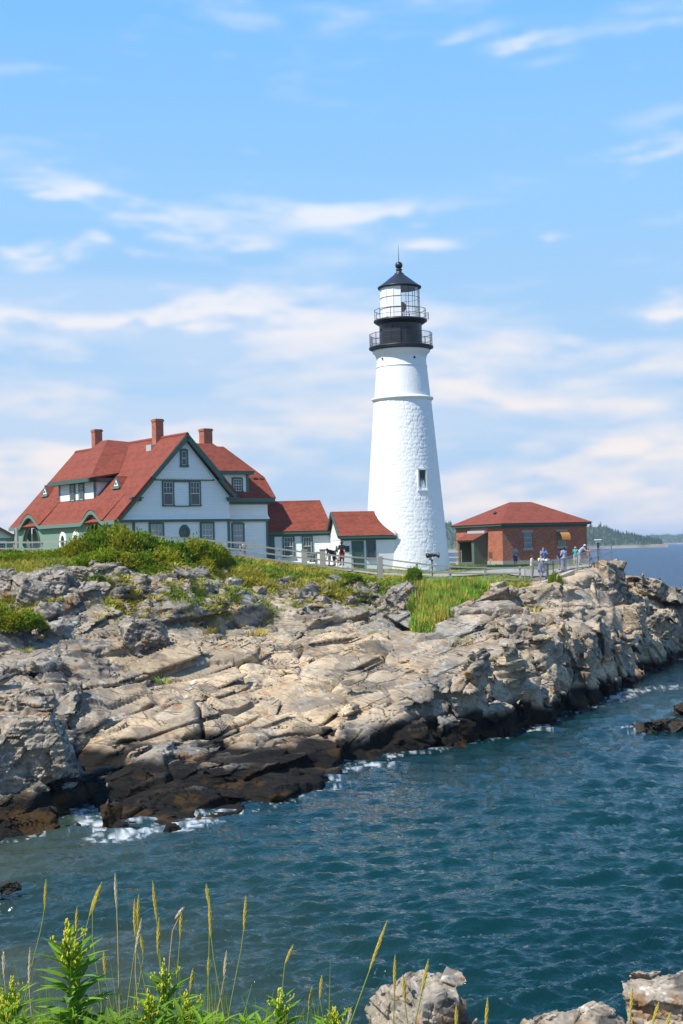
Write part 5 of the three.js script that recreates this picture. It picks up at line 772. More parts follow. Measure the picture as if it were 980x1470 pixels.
  person({ at: stand(485.5, 813, 101.6), h: .86, yaw: -.3, armL: 'down', armR: 'bent', shirt: [.74, .68, .68], bottom: [.52, .10, .12], skin: [.13, .075, .055], hair: [.01, .01, .01], label: 'toddler in white top and red shorts before the bending person' });
})();
// ---------------------------------------------------------------- loose blocks and boulders
function gneiss(x, y, z, warm, seed, dark = 0) {
  const tone = .72 + .5 * (fbm(x * 2.1 + seed, y * 2.1, z * 2.1, 4) - .5) + .4 * (fbm(x * 7, y * 7, z * 7 + seed, 3) - .5); let c = [lerp(.33, .50, warm) * tone, lerp(.305, .405, warm) * tone, lerp(.27, .285, warm) * tone];
  const st = sstep(.52, .66, fbm(x * 1.6, y * 2.6, z * 1.6 + seed * 3, 4)); c = c.map((v, k) => lerp(v, [.09, .09, .092][k] * tone, st * .75)); const og = sstep(.62, .72, fbm(x * 1.9, y * 1.9, z * 1.9 + seed * 7, 4)); c = c.map((v, k) => lerp(v, [.42, .21, .08][k] * tone, og * .6)); const wl = sstep(.64, .74, fbm(x * 6, y * 6, z * 6 + seed, 3)); c = c.map((v, k) => lerp(v, [.60, .58, .54][k], wl * .5));
  return c.map((v, k) => lerp(v, [.036, .031, .025][k] * (.5 + tone), dark));
}
// a block bounded by joint planes and broken into smaller blocks along its bedding
function rockGeo(seed, sx, sy, sz, o = {}) {
  const rg = rngOf(seed), m = Math.max(sx, sy, sz), lo3 = Math.min(sx, sy, sz), pl = [[V(1, .1, 0), .92], [V(-1, .05, .1), .92], [V(.05, 1, .08), .9], [V(0, -1, 0), .95], [V(.1, .05, 1), .9], [V(0, .1, -1), .92]].map(([v, d]) => [v.add(V(rg() - .5, rg() - .5, rg() - .5).multiplyScalar(o.skew ?? .3)).normalize(), d * (.92 + .16 * rg())]);
  for (let i = 0; i < (o.n ?? 6); i++) pl.push([V(rg() * 2 - 1, rg() * 1.6 - .5, rg() * 2 - 1).normalize(), .92 + .25 * rg()]);
  const k = o.rough ?? 1, q1 = o.bed ?? 1, off = seed * 3.7;
  const f = (x, y, z) => {
    let d = -9; const u = x / sx, v = y / sy, w = z / sz; for (const [n, c] of pl) { const q = u * n.x + v * n.y + w * n.z - c; if (q > d) d = q; } d *= lo3;
    if (d > .3 * m || d < -.35 * m) return d;
    const X = x / m + off, Y = y / m, Z = z / m, L = blocks(X, Y, Z, 1.2 * q1, .52, .62, seed, .05), lp = L.push, lg = L.gap, B2 = blocks(X + lp * .1, Y, Z, .36 * q1, .14, .2, seed + 9, .09);
    const e = lp * .11 - .06 * sstep(.05, 0, lg) + B2.push * .028 - .022 * sstep(.06, 0, B2.gap) + .030 * ((t) => (t < .86 ? t / .86 : (1 - t) / .14) - .5)((Y * .9 + X * .3 + Z * .3) * 6.5 - Math.floor((Y * .9 + X * .3 + Z * .3) * 6.5)) + .02 * (fbm(X * 5, Y * 5, Z * 5, 3) - .5) + .02 * (fbm(X * 16, Y * 16, Z * 16, 2) - .5);
    return d - e * m * k;
  };
  const g = surf(f, V(-sx, -sy, -sz).multiplyScalar(1.3), V(sx, sy, sz).multiplyScalar(1.3), (o.cell ?? .042) * m), p = g.attributes.position, C = new Float32Array(p.count * 3), U = new Float32Array(p.count * 2), w = o.scaleTone ?? 1;
  for (let i = 0; i < p.count; i++) { const x = p.getX(i), y = p.getY(i), z = p.getZ(i), id = blocks(x / m + off, y / m, z / m, .34 * q1, .13, .18, seed + 9, .1).id, c = gneiss(x * w, y * w, z * w, o.warm ?? .5, seed, o.dark ? sstep(o.dark + .2, o.dark - .2, y) : 0); c.forEach((v, e) => { C[i * 3 + e] = clamp(v * (.82 + .36 * id), .005, .8); }); U[i * 2] = x + z * .4; U[i * 2 + 1] = y + z * .6; }
  g.setAttribute('color', new THREE.BufferAttribute(C, 3)); g.setAttribute('uv', new THREE.BufferAttribute(U, 2)); return g;
}
(() => {
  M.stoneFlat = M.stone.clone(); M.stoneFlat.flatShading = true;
  const block = (label, px, py, d, s, o = {}, name = 'boulder') => { const m = solo(name, rockGeo(o.seed ?? Math.round(px * 7 + py), ...s, o), M.stoneFlat, label, 'rock', o.group); m.position.copy(at(px, py, d)); m.rotation.set(o.rx ?? 0, o.ry ?? 0, o.rz ?? 0); return m; };
  block('big upright grey block with dark cracks below the thicket on the left', 44, 858, 77, [1.05, 1.35, 1.3], { warm: .25, ry: .4, rz: -.06 });
  block('tall grey block with a pale slanting top beside the leftmost cracked block', 80, 852, 77.5, [.95, 1.45, 1.3], { warm: .35, ry: -.2, rz: .1, seed: 411 });
  block('grey block cut off by the left edge below the turf', 2, 852, 77.5, [.8, 1.2, 1.1], { warm: .25, ry: .2 });
  block('flat pale slab just under the shrubs above the cracked blocks', 104, 824, 81, [1.0, .42, 1.1], { warm: .5, ry: .3, rz: .12 });
  block('angular grey block with shaded right end under the thicket', 158, 823, 82, [1.15, .5, 1.0], { warm: .4, ry: -.35, rz: -.12 });
  block('long tilted grey block leaning right of the cracked blocks', 130, 858, 78.5, [1.25, .75, 1.0], { warm: .3, ry: .5, rz: .38 });
  block('dark fractured block above the left ledges', 205, 915, 72, [1.2, .95, 1.3], { warm: .3, ry: .2, rz: .1 });
  block('massive pale block at the left edge above the water', 32, 1076, 51.4, [1.45, 1.35, 1.5], { warm: .6, ry: .3, rz: .2, cell: .026, skew: .25, rough: 1.25 });
  block('grey shoulder of rock behind the massive left block', 20, 1022, 54.5, [1.75, .95, 1.5], { warm: .5, cell: .028, rough: 1.2, ry: -.3, rz: .05 });
  block('upright tower of pale rock at the tip of the viewing point', 871, 846, 104, [1.1, 2.05, 1.6], { warm: .6, ry: .42, rz: -.04, skew: .12, n: 2, cell: .034, rough: .6, seed: 12 });
  block('leaning pale block left of the tip of the viewing point', 838, 845, 101.2, [1.5, .85, 1.3], { warm: .62, rough: .7, ry: .2, rz: .42 });
  block('flat overhanging slab on the far right rocks', 934, 846, 112, [2.3, .75, 1.9], { warm: .8, cell: .034, ry: .2, rz: -.12 });
  block('stacked pale rock below the overhanging slab', 903, 868, 107.5, [1.5, 1.0, 1.4], { warm: .8, ry: .6, rz: -.1 });
  block('tall pale rock at the right edge above the sea', 966, 880, 113, [1.5, 1.7, 1.6], { warm: .8, ry: .1, rz: .1 });
  block('broad pale block stepping down below the overhanging slab', 928, 900, 105.5, [1.7, 1.3, 1.5], { warm: .8, ry: .5, rz: .12, seed: 77 });
  block('pale block by the water under the tip of the viewing point', 886, 908, 99, [1.3, 1.4, 1.4], { warm: .7, ry: .2, rz: .2, seed: 79 });
  block('dark hollow block beside the tall green grass', 574, 863, 88, [.95, 1.0, 1.1], { warm: .15, ry: .5, rz: .15 });
  block('smooth rounded ledge with a rusty stain below the tall grass', 684, 888, 83.5, [2.5, .75, 1.6], { warm: .5, rough: .55, cell: .035, ry: .35, rz: .12 });
  block('pale block beside the brown grass tuft on the right slope', 742, 905, 77, [1.4, .8, 1.3], { warm: .5, ry: .3, rz: .1 });
  block('low dark rock awash near the right edge', 952, 1043, 69.2, [1.1, .26, .8], { dark: 3, ry: .2, rough: 1.5 });
  block('dark wet rock rising from the sea at the right edge', 990, 1022, 75, [.55, .5, .8], { dark: 3, ry: .6, rough: 1.4 });
  block('small dark rock breaking the water at the left edge', 6, 1273, 39, [.36, .12, .3], { dark: 3, ry: .2 });
  block('split grey boulder standing in the foreground', 611, 1458, 14, [.40, .40, .45], { warm: .4, ry: .5, rz: -.1, scaleTone: 3, seed: 91, cell: .024, rough: 1.1, n: 9 });
  block('low stained rock in front of the water at the bottom edge', 832, 1496, 13.4, [.45, .21, .4], { warm: .6, ry: .2, scaleTone: 3, seed: 37, cell: .026, rough: 1.1 });
  block('tall lichened boulder in the bottom right corner', 953, 1468, 14, [.34, .40, .45], { warm: .55, ry: -.3, rz: .06, scaleTone: 3, seed: 58, cell: .024, rough: .9, skew: .2 });
  // loose stones on the ledges under the turf
  const kinds = [1, 2, 3, 4, 5, 6].map((i) => rockGeo(200 + i, .5, .36, .42, { warm: .2 + .1 * i, scaleTone: 1.6, cell: .085 })), rg = rngOf(41); let made = 0;
  for (let k = 0; k < 20000 && made < 110; k++) { const i = Math.floor(rg() * terr.count), px = terr.meta[i * 2], row = terr.meta[i * 2 + 1]; if (px < 0 || px > 800 || row < 6.1 || row > 7.35 || terr.reed[i] > .2 || terr.N[i * 3 + 1] < .5) continue; if ((px < 380 || px > 600) && rg() > .35) continue; const m = solo('loose_stone', kinds[made % 6], M.stoneFlat, 'loose grey stone lying among the ledges below the turf', 'stone', 'loose stones below the turf'), s = .35 + .9 * rg() * rg(); m.position.set(terr.P[i * 3], terr.P[i * 3 + 1] + .05 * s, terr.P[i * 3 + 2]); m.scale.set(s * (.8 + .5 * rg()), s, s); m.rotation.set((rg() - .5) * .7, rg() * 6.28, (rg() - .5) * .7); made++; }
})();
// ---------------------------------------------------------------- leaves
const leafMat = (c, tr = .35) => new THREE.MeshPhysicalMaterial({ color: new THREE.Color().setRGB(...c), roughness: .8, specularIntensity: .35, side: THREE.DoubleSide, transmission: tr, thickness: 0, vertexColors: true });
// a pointed leaf along +y, folded along its rib and bent back
function leafInto(out, root, dir, up, len, wid, bend, col, seg = 4) {
  const side = dir.clone().cross(up).normalize(), n = side.clone().cross(dir).normalize(); let prev = null;
  for (let i = 0; i <= seg; i++) { const s = i / seg, w = wid * Math.sin(Math.PI * Math.pow(s * .96 + .02, .75)) * .5, c = root.clone().addScaledVector(dir, len * s).addScaledVector(n, -bend * len * s * s), a = c.clone().addScaledVector(side, w).addScaledVector(n, w * .35), b = c.clone().addScaledVector(side, -w).addScaledVector(n, w * .35); if (prev) { out.quad(prev[0], prev[1], c, a, col); out.quad(prev[1], prev[2], b, c, col); } prev = [a, c, b]; }
}
class Leaves { constructor() { this.p = []; this.c = []; } tri(a, b, c, col) { for (const q of [a, b, c]) { this.p.push(q.x, q.y, q.z); this.c.push(...col); } } quad(a, b, c, d, col) { this.tri(a, b, c, col); this.tri(a, c, d, col); } build() { const g = new THREE.BufferGeometry(); g.setAttribute('position', new THREE.Float32BufferAttribute(this.p, 3)); g.setAttribute('color', new THREE.Float32BufferAttribute(this.c, 3)); g.computeVertexNormals(); return g; } }
// ---------------------------------------------------------------- shrubs before the house
(() => {
  const foliage = (seed, n, leaf) => { const rg = rngOf(seed), L = new Leaves(); for (let i = 0; i < n; i++) { const th = rg() * 6.283, cy = Math.pow(rg(), .75), lump = (.5 + .95 * fbm(Math.cos(th) * 2.6 + seed, cy * 3.4, Math.sin(th) * 2.6, 3)) * (rg() < .1 ? 1.08 + .2 * rg() : 1), r = Math.sqrt(Math.max(0, 1 - cy * cy)) * lump * (.72 + .28 * Math.pow(rg(), .4)), p = V(Math.cos(th) * r, cy * lump * (.9 + .15 * rg()), Math.sin(th) * r), out = V(Math.cos(th) * r, .5 * cy + .35, Math.sin(th) * r).normalize(), t = .62 + .7 * rg(), y = rg() < .3 ? 1.35 : 1, col = [t * y, t, t * .8];
      const tilt = V(rg() - .5, rg() * .8, rg() - .5); for (let q = 0; q < 3; q++) { const d = out.clone().multiplyScalar(.8).add(V(rg() - .5, rg() * .9 - .1, rg() - .5)).add(tilt).normalize(); leafInto(L, p, d, V(rg() - .5, 1, rg() - .5), leaf * (.7 + .7 * rg()), leaf * .48, .25, col, 2); } } return L.build(); };
  const geos = [foliage(1, 1700, .15), foliage(2, 1700, .14), foliage(3, 1700, .16)], mats = [leafMat([.27, .39, .022], .45), leafMat([.21, .34, .022], .45), leafMat([.34, .39, .026], .45)];
  const shrub = (label, group, px, pyBase, d, rx, ry, k) => { const p = at(px, pyBase, d), t = thing('shrub', label, 'shrub', p, k * 1.7, group); const f = part('foliage', geos[k % 3], mats[(k * 2) % 3], t); f.scale.set(rx, ry, rx * .95); part('stems', new B().tube(V(0, -.4, 0), V(.1, ry * .5, .05), .03, .02, 5).tube(V(0, -.4, 0), V(-.2, ry * .45, .1), .025, .015, 5).tube(V(.05, -.4, 0), V(.25, ry * .4, -.1), .025, .015, 5), M.wood, t); return t; };
  const th = [[96, 806, 87, 1.0, .8], [118, 805, 86, 1.1, 1.2], [140, 804, 86.5, 1.2, 1.55], [160, 804, 87, 1.2, 1.75], [180, 806, 86, 1.25, 1.7], [200, 806, 86.5, 1.2, 1.5], [150, 816, 84.5, 1.3, 1.0], [176, 820, 84.5, 1.3, 1.0], [204, 824, 85, 1.2, 1.1], [224, 808, 87, 1.2, 1.2], [232, 824, 85.5, 1.3, 1.2], [250, 812, 87.5, 1.2, 1.25], [254, 836, 85, 1.0, .95], [272, 812, 88.5, 1.2, 1.35], [272, 836, 86, .9, .95], [293, 812, 89, 1.15, 1.3], [308, 812, 90, .95, 1.15], [236, 840, 84, .9, .9], [124, 818, 83.5, 1.0, .8], [80, 812, 86.5, .9, .6], [215, 838, 84, .9, .9], [64, 810, 86.5, 1.0, .7], [46, 812, 86, .9, .6], [26, 813, 86, .95, .65], [8, 813, 86, 1.0, .65], [-14, 813, 86, 1.0, .65], [16, 806, 88, 1, .6], [44, 806, 88, 1, .55], [290, 826, 87.5, .9, .8], [318, 812, 91, .8, .7]];
  { const rg = rngOf(15); th.slice(0, 20).forEach(([px, py, d, rx, ry]) => { if (rg() < .8) th.push([px + (rg() - .5) * 30, py - ry * 15 + 4 + rg() * 6, d - .3 + rg(), .3 + .25 * rg(), .3 + .35 * rg()]); }); }
  th.forEach(([px, py, d, rx, ry], i) => shrub('bright green leafy shrub in the dense thicket before the keeper house', 'shrubs of the thicket', px, py, d, rx, ry, i));
  [[10, 908, 70, 1.1, .9], [34, 904, 70.5, 1.0, .75], [-10, 905, 70, 1.1, 1.1], [54, 904, 71, .6, .45]].forEach(([px, py, d, rx, ry], i) => shrub('green leafy shrub on the ledge at the left edge below the cracked blocks', 'shrubs on the left ledge', px, py, d, rx, ry, i + 1));
  shrub('dark green shrub by the rail fence in front of the lighthouse', null, 594, 834, 94.5, .55, .75, 2); shrub('small green shrub in the golden grass below the bell', null, 392, 862, 87, .5, .45, 1); shrub('green shrub growing against the kerb of the viewing point', null, 797, 842, 96, .55, .8, 0); shrub('low green shrub on the ledge left of the viewing point', null, 783, 850, 94.5, .45, .4, 1); shrub('green bushy plant among golden grass under the bell stand', null, 500, 836, 92, .9, .5, 2); shrub('green bushy plant low on the turf below the passage', null, 300, 838, 86, .6, .5, 0);
})();
// ---------------------------------------------------------------- grasses
(() => {
  const tuft = (seed, n, spread, curve) => { const rg = rngOf(seed), L = new Leaves(); for (let i = 0; i < n; i++) { const a = rg() * 6.283, r = spread * Math.sqrt(rg()), p = V(Math.cos(a) * r, 0, Math.sin(a) * r), d = V(Math.cos(a) * curve * rg(), 1, Math.sin(a) * curve * rg()).normalize(), h = .55 + .45 * rg(), w = .028, s = V(-d.z + .3, 0, d.x + .4).normalize().multiplyScalar(w), m = p.clone().addScaledVector(d, h * .55), t = p.clone().addScaledVector(d, h).add(V(d.x * .35, -.08, d.z * .35)), c = .75 + .5 * rg(), col = [c, c, c]; L.quad(p.clone().sub(s), p.clone().add(s), m.clone().addScaledVector(s, .7), m.clone().addScaledVector(s, -.7), col); L.tri(m.clone().addScaledVector(s, -.7), m.clone().addScaledVector(s, .7), t, col); } return L.build(); };
  const spread = (name, label, seed, count, geo, mat, pick) => { const rg = rngOf(seed), im = new THREE.InstancedMesh(geo, mat, count), m = new THREE.Matrix4(), c = new THREE.Color(), e = new THREE.Euler(), q = new THREE.Quaternion(); let n = 0; for (let k = 0; k < count * 60 && n < count; k++) { const i = Math.floor(rg() * terr.count), r = pick(i, rg); if (!r) continue; e.set((rg() - .5) * .3, rg() * 6.28, (rg() - .5) * .3); m.compose(V(terr.P[i * 3] + (rg() - .5) * .2, terr.P[i * 3 + 1] - .03, terr.P[i * 3 + 2] + (rg() - .5) * .2), q.setFromEuler(e), V(r[1], r[0], r[1])); im.setMatrixAt(n, m); im.setColorAt(n, c.setRGB(...r[2])); n++; } im.count = n; im.name = numbered(name); tag(im, label, 'grass', null, 'stuff'); scene.add(im); };
  const blade = new THREE.MeshStandardMaterial({ roughness: .85, side: THREE.DoubleSide, vertexColors: true }), g1 = tuft(3, 14, .28, .55), g2 = tuft(5, 14, .2, .25);
  const patch = (i, f, s) => fbm(terr.P[i * 3] * f + s, 2, terr.P[i * 3 + 2] * f, 3);
  // golden and green meadow grass on the slope
  spread('meadow_grass', 'golden and green meadow grass on the slope below the fence', 61, 30000, g1, blade, (i, rg) => { const px = terr.meta[i * 2], row = terr.meta[i * 2 + 1], v = terr.veg[i]; if (v < .35 || terr.reed[i] > .4 || rg() > v || terr.N[i * 3 + 1] < .15 || terr.P[i * 3 + 1] < 3.5) return null; const gold = sstep(.40, .60, patch(i, .5, 3)) * .6 + .35 * rg(), t = .7 + .6 * rg(), h = (row > 7.9 ? .22 : .42) * (.6 + .7 * rg()) * (row < 6.9 ? .6 : 1); return [h, .55 + .4 * rg(), [lerp(.14, .40, gold) * t, lerp(.24, .33, gold) * t, lerp(.018, .035, gold) * t]]; });
  // tall green reeds
  spread('tall_grass', 'tall bright green grass on the slope below the rail fence', 62, 6500, g2, blade, (i, rg) => { if (terr.reed[i] < .3 || rg() > terr.reed[i] || terr.N[i * 3 + 1] < .1) return null; const t = .6 + .7 * rg(), y = rg() < .2 + .5 * sstep(.45, .6, patch(i, .9, 21)) ? 1 : 0; return [(.55 + .7 * rg()) * (.4 + .6 * terr.reed[i]), .6 + .4 * rg(), [lerp(.17, .44, y) * t, lerp(.33, .38, y) * t, lerp(.02, .05, y) * t]]; });
  // tufts in the joints of the ledges, as single tussocks
  const rg = rngOf(8), mats = [[.33, .30, .03], [.17, .25, .025], [.40, .30, .05]].map((c) => { const m = blade.clone(); m.color.setRGB(...c); return m; }), tg = [tuft(31, 46, .45, 1.0), tuft(32, 46, .5, 1.1), tuft(33, 46, .4, .9)];
  const tus = (label, px, py, d, s, k, group) => { const p = at(px, py, d), t = solo('grass_tussock', tg[k % 3], mats[k % 3], label, 'grass', group); p.y = Math.max(p.y - .3, Math.min(p.y + .25, ground(p.x, p.z) - .05)); t.position.copy(p); t.scale.set(s, s * .8, s); t.rotation.y = px; return t; };
  tus('yellow green tussock on the pale ledge below the rusty stain', 645, 938, 76.5, .95, 0); tus('bigger yellow green tussock right of its neighbour on the pale ledge', 662, 934, 76.8, 1.15, 0); tus('round yellow green tussock on the slope under the viewing point', 766, 872, 88, .95, 0); tus('yellow tussock left of the kerb of the viewing point', 775, 857, 92, 1.0, 1); tus('small tussock at the left foot of the wire fence', 752, 842, 97, .7, 1); tus('green tussock on the lower ledge near the left middle', 234, 972, 67.5, .6, 1); tus('golden tussock on the ledge below the middle of the turf', 366, 905, 77, .9, 2); tus('golden tussock next to the split ledge in the middle', 378, 908, 77.5, .6, 2); tus('green tussock under the pale ledge left of the middle', 306, 915, 75, .8, 1); tus('yellow tussock beside the green tussock left of the middle', 318, 912, 76, .6, 0);
  let n = 0; for (let k = 0; k < 60000 && n < 90; k++) { const i = Math.floor(rg() * terr.count), px = terr.meta[i * 2], row = terr.meta[i * 2 + 1]; if (px < 0 || px > 620 || row < 5.7 || row > 7.1 || terr.veg[i] > .3 || terr.N[i * 3 + 1] < .55 || (px > 560 && row < 6.3)) continue; const t = solo('grass_tussock', tg[n % 3], mats[n % 3], 'small grass tussock in a joint of the upper ledges', 'grass', 'tussocks in the joints of the ledges'), s = .25 + .4 * rg(); t.position.set(terr.P[i * 3], terr.P[i * 3 + 1] - .04, terr.P[i * 3 + 2]); t.scale.set(s * 1.2, s * .8, s); t.rotation.y = rg() * 6; n++; }
})();
// ---------------------------------------------------------------- the near bank and its plants
const bankY = (d) => { const k = [[-6, 8.0], [0, 7.75], [5, 7.0], [7, 6.4], [9, 5.5], [12, 4.2], [14, 3.4], [20, .1], [25, -2.5]]; let i = 0; while (i < k.length - 2 && k[i + 1][0] < d) i++; return lerp(k[i][1], k[i + 1][1], clamp((d - k[i][0]) / (k[i + 1][0] - k[i][0]))); };
(() => {
  const g = gridGeo(90, 110, (u, v) => { const x = lerp(-16, 16, u), d = lerp(-6, 25, v); return { x, y: bankY(d) + .25 * (fbm(x * .8, 1, d * .8, 4) - .5), z: -d, u: x, v: d }; }), p = g.attributes.position, C = new Float32Array(p.count * 3);
  for (let i = 0; i < p.count; i++) { const d = -p.getZ(i), k = .7 + .6 * fbm(p.getX(i) * 2, 3, d * 2, 4), r = sstep(7.5, 9.5, d + 2 * (fbm(p.getX(i), 1, d, 3) - .5)), y = p.getY(i); [lerp(.09, .34, r) * k, lerp(.09, .32, r) * k, lerp(.03, .28, r) * k].forEach((v, q) => { C[i * 3 + q] = y < .8 ? v * .2 : v; }); }
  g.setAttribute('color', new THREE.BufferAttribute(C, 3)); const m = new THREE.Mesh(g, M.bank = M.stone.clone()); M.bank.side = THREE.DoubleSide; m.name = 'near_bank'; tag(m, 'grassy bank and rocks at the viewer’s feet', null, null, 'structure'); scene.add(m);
})();
(() => {
  const G = { leaf: leafMat([.17, .32, .010], .4), leafDark: leafMat([.10, .23, .008], .4), flower: std([.42, .42, .02], { roughness: .8 }), bud: std([.42, .45, .05], { roughness: .8 }), stem: std([.20, .24, .05]), seed: std([.46, .36, .06], { roughness: .8 }), seedPale: std([.50, .44, .27], { roughness: .8 }), straw: std([.42, .30, .14], { roughness: .9 }), blade: leafMat([.17, .30, .012], .4) };
  const curveTube = (pts, r0, r1, n = 12) => { const c = new THREE.CatmullRomCurve3(pts), g = new THREE.TubeGeometry(c, n, 1, 6), p = g.attributes.position, q = V(0, 0, 0); for (let i = 0; i <= n; i++) { c.getPointAt(i / n, q); const r = lerp(r0, r1, i / n); for (let k = 0; k <= 6; k++) { const o = i * 7 + k; p.setXYZ(o, q.x + (p.getX(o) - q.x) * r, q.y + (p.getY(o) - q.y) * r, q.z + (p.getZ(o) - q.z) * r); } } return g; };
  // grass with a seed head: tip and foot of the head in the picture plane of its own distance
  const spike = new THREE.SphereGeometry(1, 6, 5).scale(.0012, .0065, .0012);
  function seedGrass(label, tx, ty, bx, by, d, o = {}) {
    const tip = at(tx, ty, d), foot = at(bx, by, d), dir = foot.clone().sub(tip).normalize(), base = foot.clone().addScaledVector(dir, .25); base.x = foot.x + (foot.x - tip.x) * .6 + (o.sway ?? 0); const root = V(base.x + (o.sway ?? 0) * .5, bankY(d), -d);
    const t = thing('seed_grass', label, 'grass', root, 0, o.group), rel = (p) => p.clone().sub(root);
    part('stem', curveTube([V(0, 0, 0), rel(base).multiplyScalar(.5), rel(base), rel(foot), rel(tip)], .0028, .0012, 20), o.dry ? G.straw : G.stem, t);
    const b = new B(), L = tip.distanceTo(foot), n = Math.round(L / .00125), ax = rel(tip).sub(rel(foot)).normalize(), s1 = V(1, .2, .3).cross(ax).normalize(), s2 = s1.clone().cross(ax), rg = rngOf(Math.round(tx * 3 + ty)), mt = new THREE.Matrix4();
    for (let i = 0; i < n; i++) { const f = i / n, w = Math.sin(Math.PI * Math.min(1, f * .9 + .1)) * .9 + .25, a = i * 2.4, out = s1.clone().multiplyScalar(Math.cos(a)).addScaledVector(s2, Math.sin(a)), c = rel(foot).addScaledVector(ax, f * L).addScaledVector(out, .0019 * w), dd = ax.clone().addScaledVector(out, .2).normalize(), q = new THREE.Quaternion().setFromUnitVectors(V(0, 1, 0), dd); mt.compose(c, q, V(1, 1, 1).multiplyScalar((.75 + .4 * rg()) * w * (o.fat ?? 1))); b.add(spike.clone().applyMatrix4(mt)); }
    part('seed_head', b, o.dry ? G.seedPale : G.seed, t);
    return t;
  }
  const heads = [[66, 1262, 64, 1306, 3.3], [110.5, 1302, 109, 1346, 3.0], [146, 1266, 132, 1310, 3.0], [142, 1272, 128, 1316, 3.05], [165, 1254, 167.5, 1305, 3.1, 1], [193, 1290, 194, 1345, 3.0], [199, 1284, 197.5, 1330, 3.1], [219, 1264, 225, 1322, 2.9], [228, 1316, 226.5, 1370, 2.9], [260.5, 1304, 258.5, 1346, 3.1], [203, 1318, 194, 1370, 3.0, 1], [201, 1340, 206, 1368, 3.1], [296, 1269, 300, 1300, 2.9], [300.5, 1290, 302.5, 1345, 2.85], [353, 1285, 350, 1337, 3.1], [421, 1356, 409, 1384, 3.2], [149, 1365, 151, 1402, 2.9], [277, 1390, 273, 1422, 3.0], [300, 1372, 299, 1402, 3.0], [462, 1400, 459, 1434, 3.2], [448, 1416, 443, 1450, 3.2], [5, 1366, 6, 1406, 3.0, 1], [556, 1321, 530, 1394, 2.9], [567, 1371, 566, 1424, 3.0], [579, 1400, 581, 1440, 3.1], [615, 1377, 605, 1426, 2.95], [655, 1442, 655, 1480, 3.1], [700, 1432, 697, 1478, 3.0], [908, 1419, 904, 1468, 3.1], [946, 1438, 936, 1472, 3.1], [963, 1453, 954, 1480, 3.1], [504, 1446, 498, 1478, 3.0, 1], [43, 1360, 42, 1420, 3.1, 1], [325, 1365, 321, 1410, 3.2, 1], [264, 1302, 252, 1318, 3.0, 1]];
  heads.forEach(([a, b, c, e, d, dry], i) => seedGrass(dry ? 'dry straw coloured grass stalk in the foreground' : 'golden seed head on a slender grass stalk in the foreground', a, b, c, e, d, { dry, sway: ((i * 37) % 11 - 5) * .011, group: dry ? 'dry grass stalks in the foreground' : 'seeding grass stalks in the foreground', fat: 1.0 }));
  // goldenrod: leafy stem, yellow buds on top
  function goldenrod(label, px, py, d, o = {}) {
    const top = at(px, py, d), root = V(top.x + (o.lean ?? 0), bankY(d), -d), t = thing('goldenrod', label, 'plant', root), H = top.y - root.y, rg = rngOf(Math.round(px * 5 + py)), ax = (f) => V(-(o.lean ?? 0) * f * f, H * f, .02 * Math.sin(f * 3)), S = o.s ?? 1;
    part('stem', curveTube([ax(0), ax(.35), ax(.7), ax(1)], .0042 * S, .002 * S, 14), G.stem, t);
    const L = new Leaves(), D = new Leaves(), n = Math.round(H / (.0046 * S)), bush = new B();
    for (let i = 0; i < n; i++) { const f = (i + .5) / n, below = (1 - f) * H; if (below > .34) continue; const a = i * 2.4 + rg() * .4, sz = (below < .015 ? .5 : below < .04 ? .75 : 1) * S, dir = V(Math.cos(a), .62 + .8 * (1 - clamp(below / .09)) + .25 * (rg() - .5), Math.sin(a)).normalize(), c = .75 + .5 * rg(); leafInto(rg() < .5 ? L : D, ax(f), dir, V(0, 1, 0), (.078 * sz) * (.8 + .4 * rg()), .0175 * sz, .3, [c, c, c], 6); }
    part('leaves', L.build(), G.leaf, t); part('leaves', D.build(), G.leafDark, t);
    const nb = o.buds ?? 70; for (let i = 0; i < nb; i++) { const f = rg(), a = rg() * 6.28, r = (.002 + .017 * f * (.3 + rg() * .7)) * S, p = ax(1).add(V(Math.cos(a) * r, (.022 - f * .06 + .016 * rg()) * S, Math.sin(a) * r)), m = new THREE.SphereGeometry(.0014 * S * (.7 + .8 * rg()), 5, 4).scale(1, 2.6, 1); m.rotateX((rg() - .5) * 1.2); m.rotateZ((rg() - .5) * 1.2); m.translate(p.x, p.y, p.z); bush.add(m); }
    for (let k = 0; k < 4; k++) { const a = k * 2.4, e = ax(1).add(V(Math.cos(a) * .028 * S, (.012 - k * .006) * S, Math.sin(a) * .028 * S)); bush.add(curveTube([ax(1 - .05 * S / H - k * .008), e.clone().lerp(ax(1), .4), e], .0012, .0008, 4)); for (let q = 0; q < 7; q++) bush.add(new THREE.SphereGeometry(.0014 * S, 5, 4).scale(1, 2.4, 1).translate(e.x + (rg() - .5) * .012, e.y + (rg() - .3) * .014, e.z + (rg() - .5) * .012)); }
    part('flower_head', bush, o.green ? G.bud : G.flower, t); return t;
  }
  goldenrod('tallest goldenrod with yellow buds and long narrow leaves in the foreground', 97, 1352, 2.75, { lean: .03, s: 1.15, buds: 110 });
  goldenrod('second stem of goldenrod just right of the tallest one', 110, 1372, 2.8, { lean: .01, s: 1.0 });
  goldenrod('goldenrod at the left edge with loose yellow flowers', 18, 1424, 2.8, { s: .9 });
  goldenrod('low goldenrod in the bottom left corner', 4, 1452, 2.7, { s: 1 });
  goldenrod('green topped goldenrod left of the bottom middle', 236, 1402, 2.9, { green: true, s: 1 });
  goldenrod('yellow goldenrod below the green topped one', 214, 1444, 2.75, { s: .95 });
  goldenrod('yellow goldenrod right of the green topped one', 268, 1444, 2.8, { s: .9 });
  goldenrod('goldenrod with open leaves at the bottom middle', 402, 1440, 2.9, { green: true, s: .95 });
  goldenrod('small goldenrod at the bottom edge right of the middle one', 480, 1462, 2.9, { s: .85 });
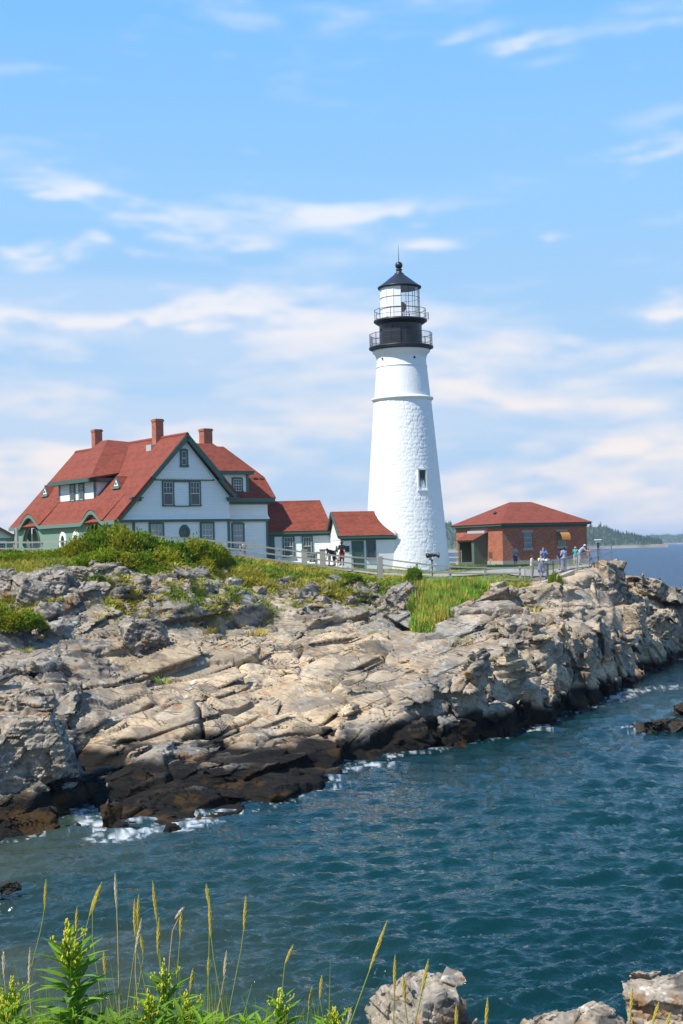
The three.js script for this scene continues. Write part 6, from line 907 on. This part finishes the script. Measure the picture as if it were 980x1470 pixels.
  // long blades and low leaves that fill the bottom edge
  const rg = rngOf(23), L = new Leaves(), Q = new Leaves();
  for (let i = 0; i < 560; i++) { const px = rg() * (i < 540 ? 510 : 980) - 30, d = 2.5 + 1.3 * rg(), tall = rg() < .12, topY = lerp(tall ? 1350 : 1402, 1490, Math.pow(rg(), .6)) + Math.max(0, px - 300) * .12, tip = at(px, topY, d), root = V(tip.x + (rg() - .5) * .34, bankY(d), -d + (rg() - .5) * .05), c = .7 + .6 * rg(), col = rg() < .38 ? [c * 1.7, c * 1.15, c * 1.2] : [c, c, c]; let prev = null; const wd = .0022 + .0034 * rg(), mid = root.clone().lerp(tip, .6).add(V((root.x - tip.x) * .35, .03, 0)), cv = new THREE.QuadraticBezierCurve3(root, mid, tip), sd = V(.8, 0, .6 * (rg() - .5)).normalize(); for (let k = 0; k <= 9; k++) { const q = cv.getPoint(k / 9), w = wd * (1 - Math.pow(k / 9, 2.2)) + .0003, a = q.clone().addScaledVector(sd, w), b = q.clone().addScaledVector(sd, -w), m = q.clone().add(V(0, 0, -w * .5)); if (prev) { L.quad(prev[0], prev[1], m, a, col); L.quad(prev[1], prev[2], b, m, col); } prev = [a, m, b]; } }
  const gr = new THREE.Mesh(L.build(), G.blade); gr.name = 'foreground_grass'; tag(gr, 'green grass blades filling the bottom left foreground', 'grass', null, 'stuff'); scene.add(gr);
  for (let i = 0; i < 110; i++) { const px = rg() * 520 - 30, d = 2.4 + rg() * .9, py = 1462 + rg() * 60 + Math.max(0, px - 280) * .12, p = at(px, py, d), a = rg() * 6.28, c = .45 + .7 * rg(); for (let k = 0; k < 5; k++) leafInto(Q, p, V(Math.cos(a + k * 1.3), .6 + .5 * rg(), Math.sin(a + k * 1.3)).normalize(), V(0, 1, 0), .03 + .025 * rg(), .009, .3, [c, c, c], 4); }
  const lo = new THREE.Mesh(Q.build(), G.leaf); lo.name = 'ground_cover'; tag(lo, 'low leafy plants along the bottom edge of the foreground', 'plants', null, 'stuff'); scene.add(lo);
})();
scene.traverse((o) => { if (o.isMesh) { o.castShadow = true; o.receiveShadow = true; } });
renderer.render(scene, camera);
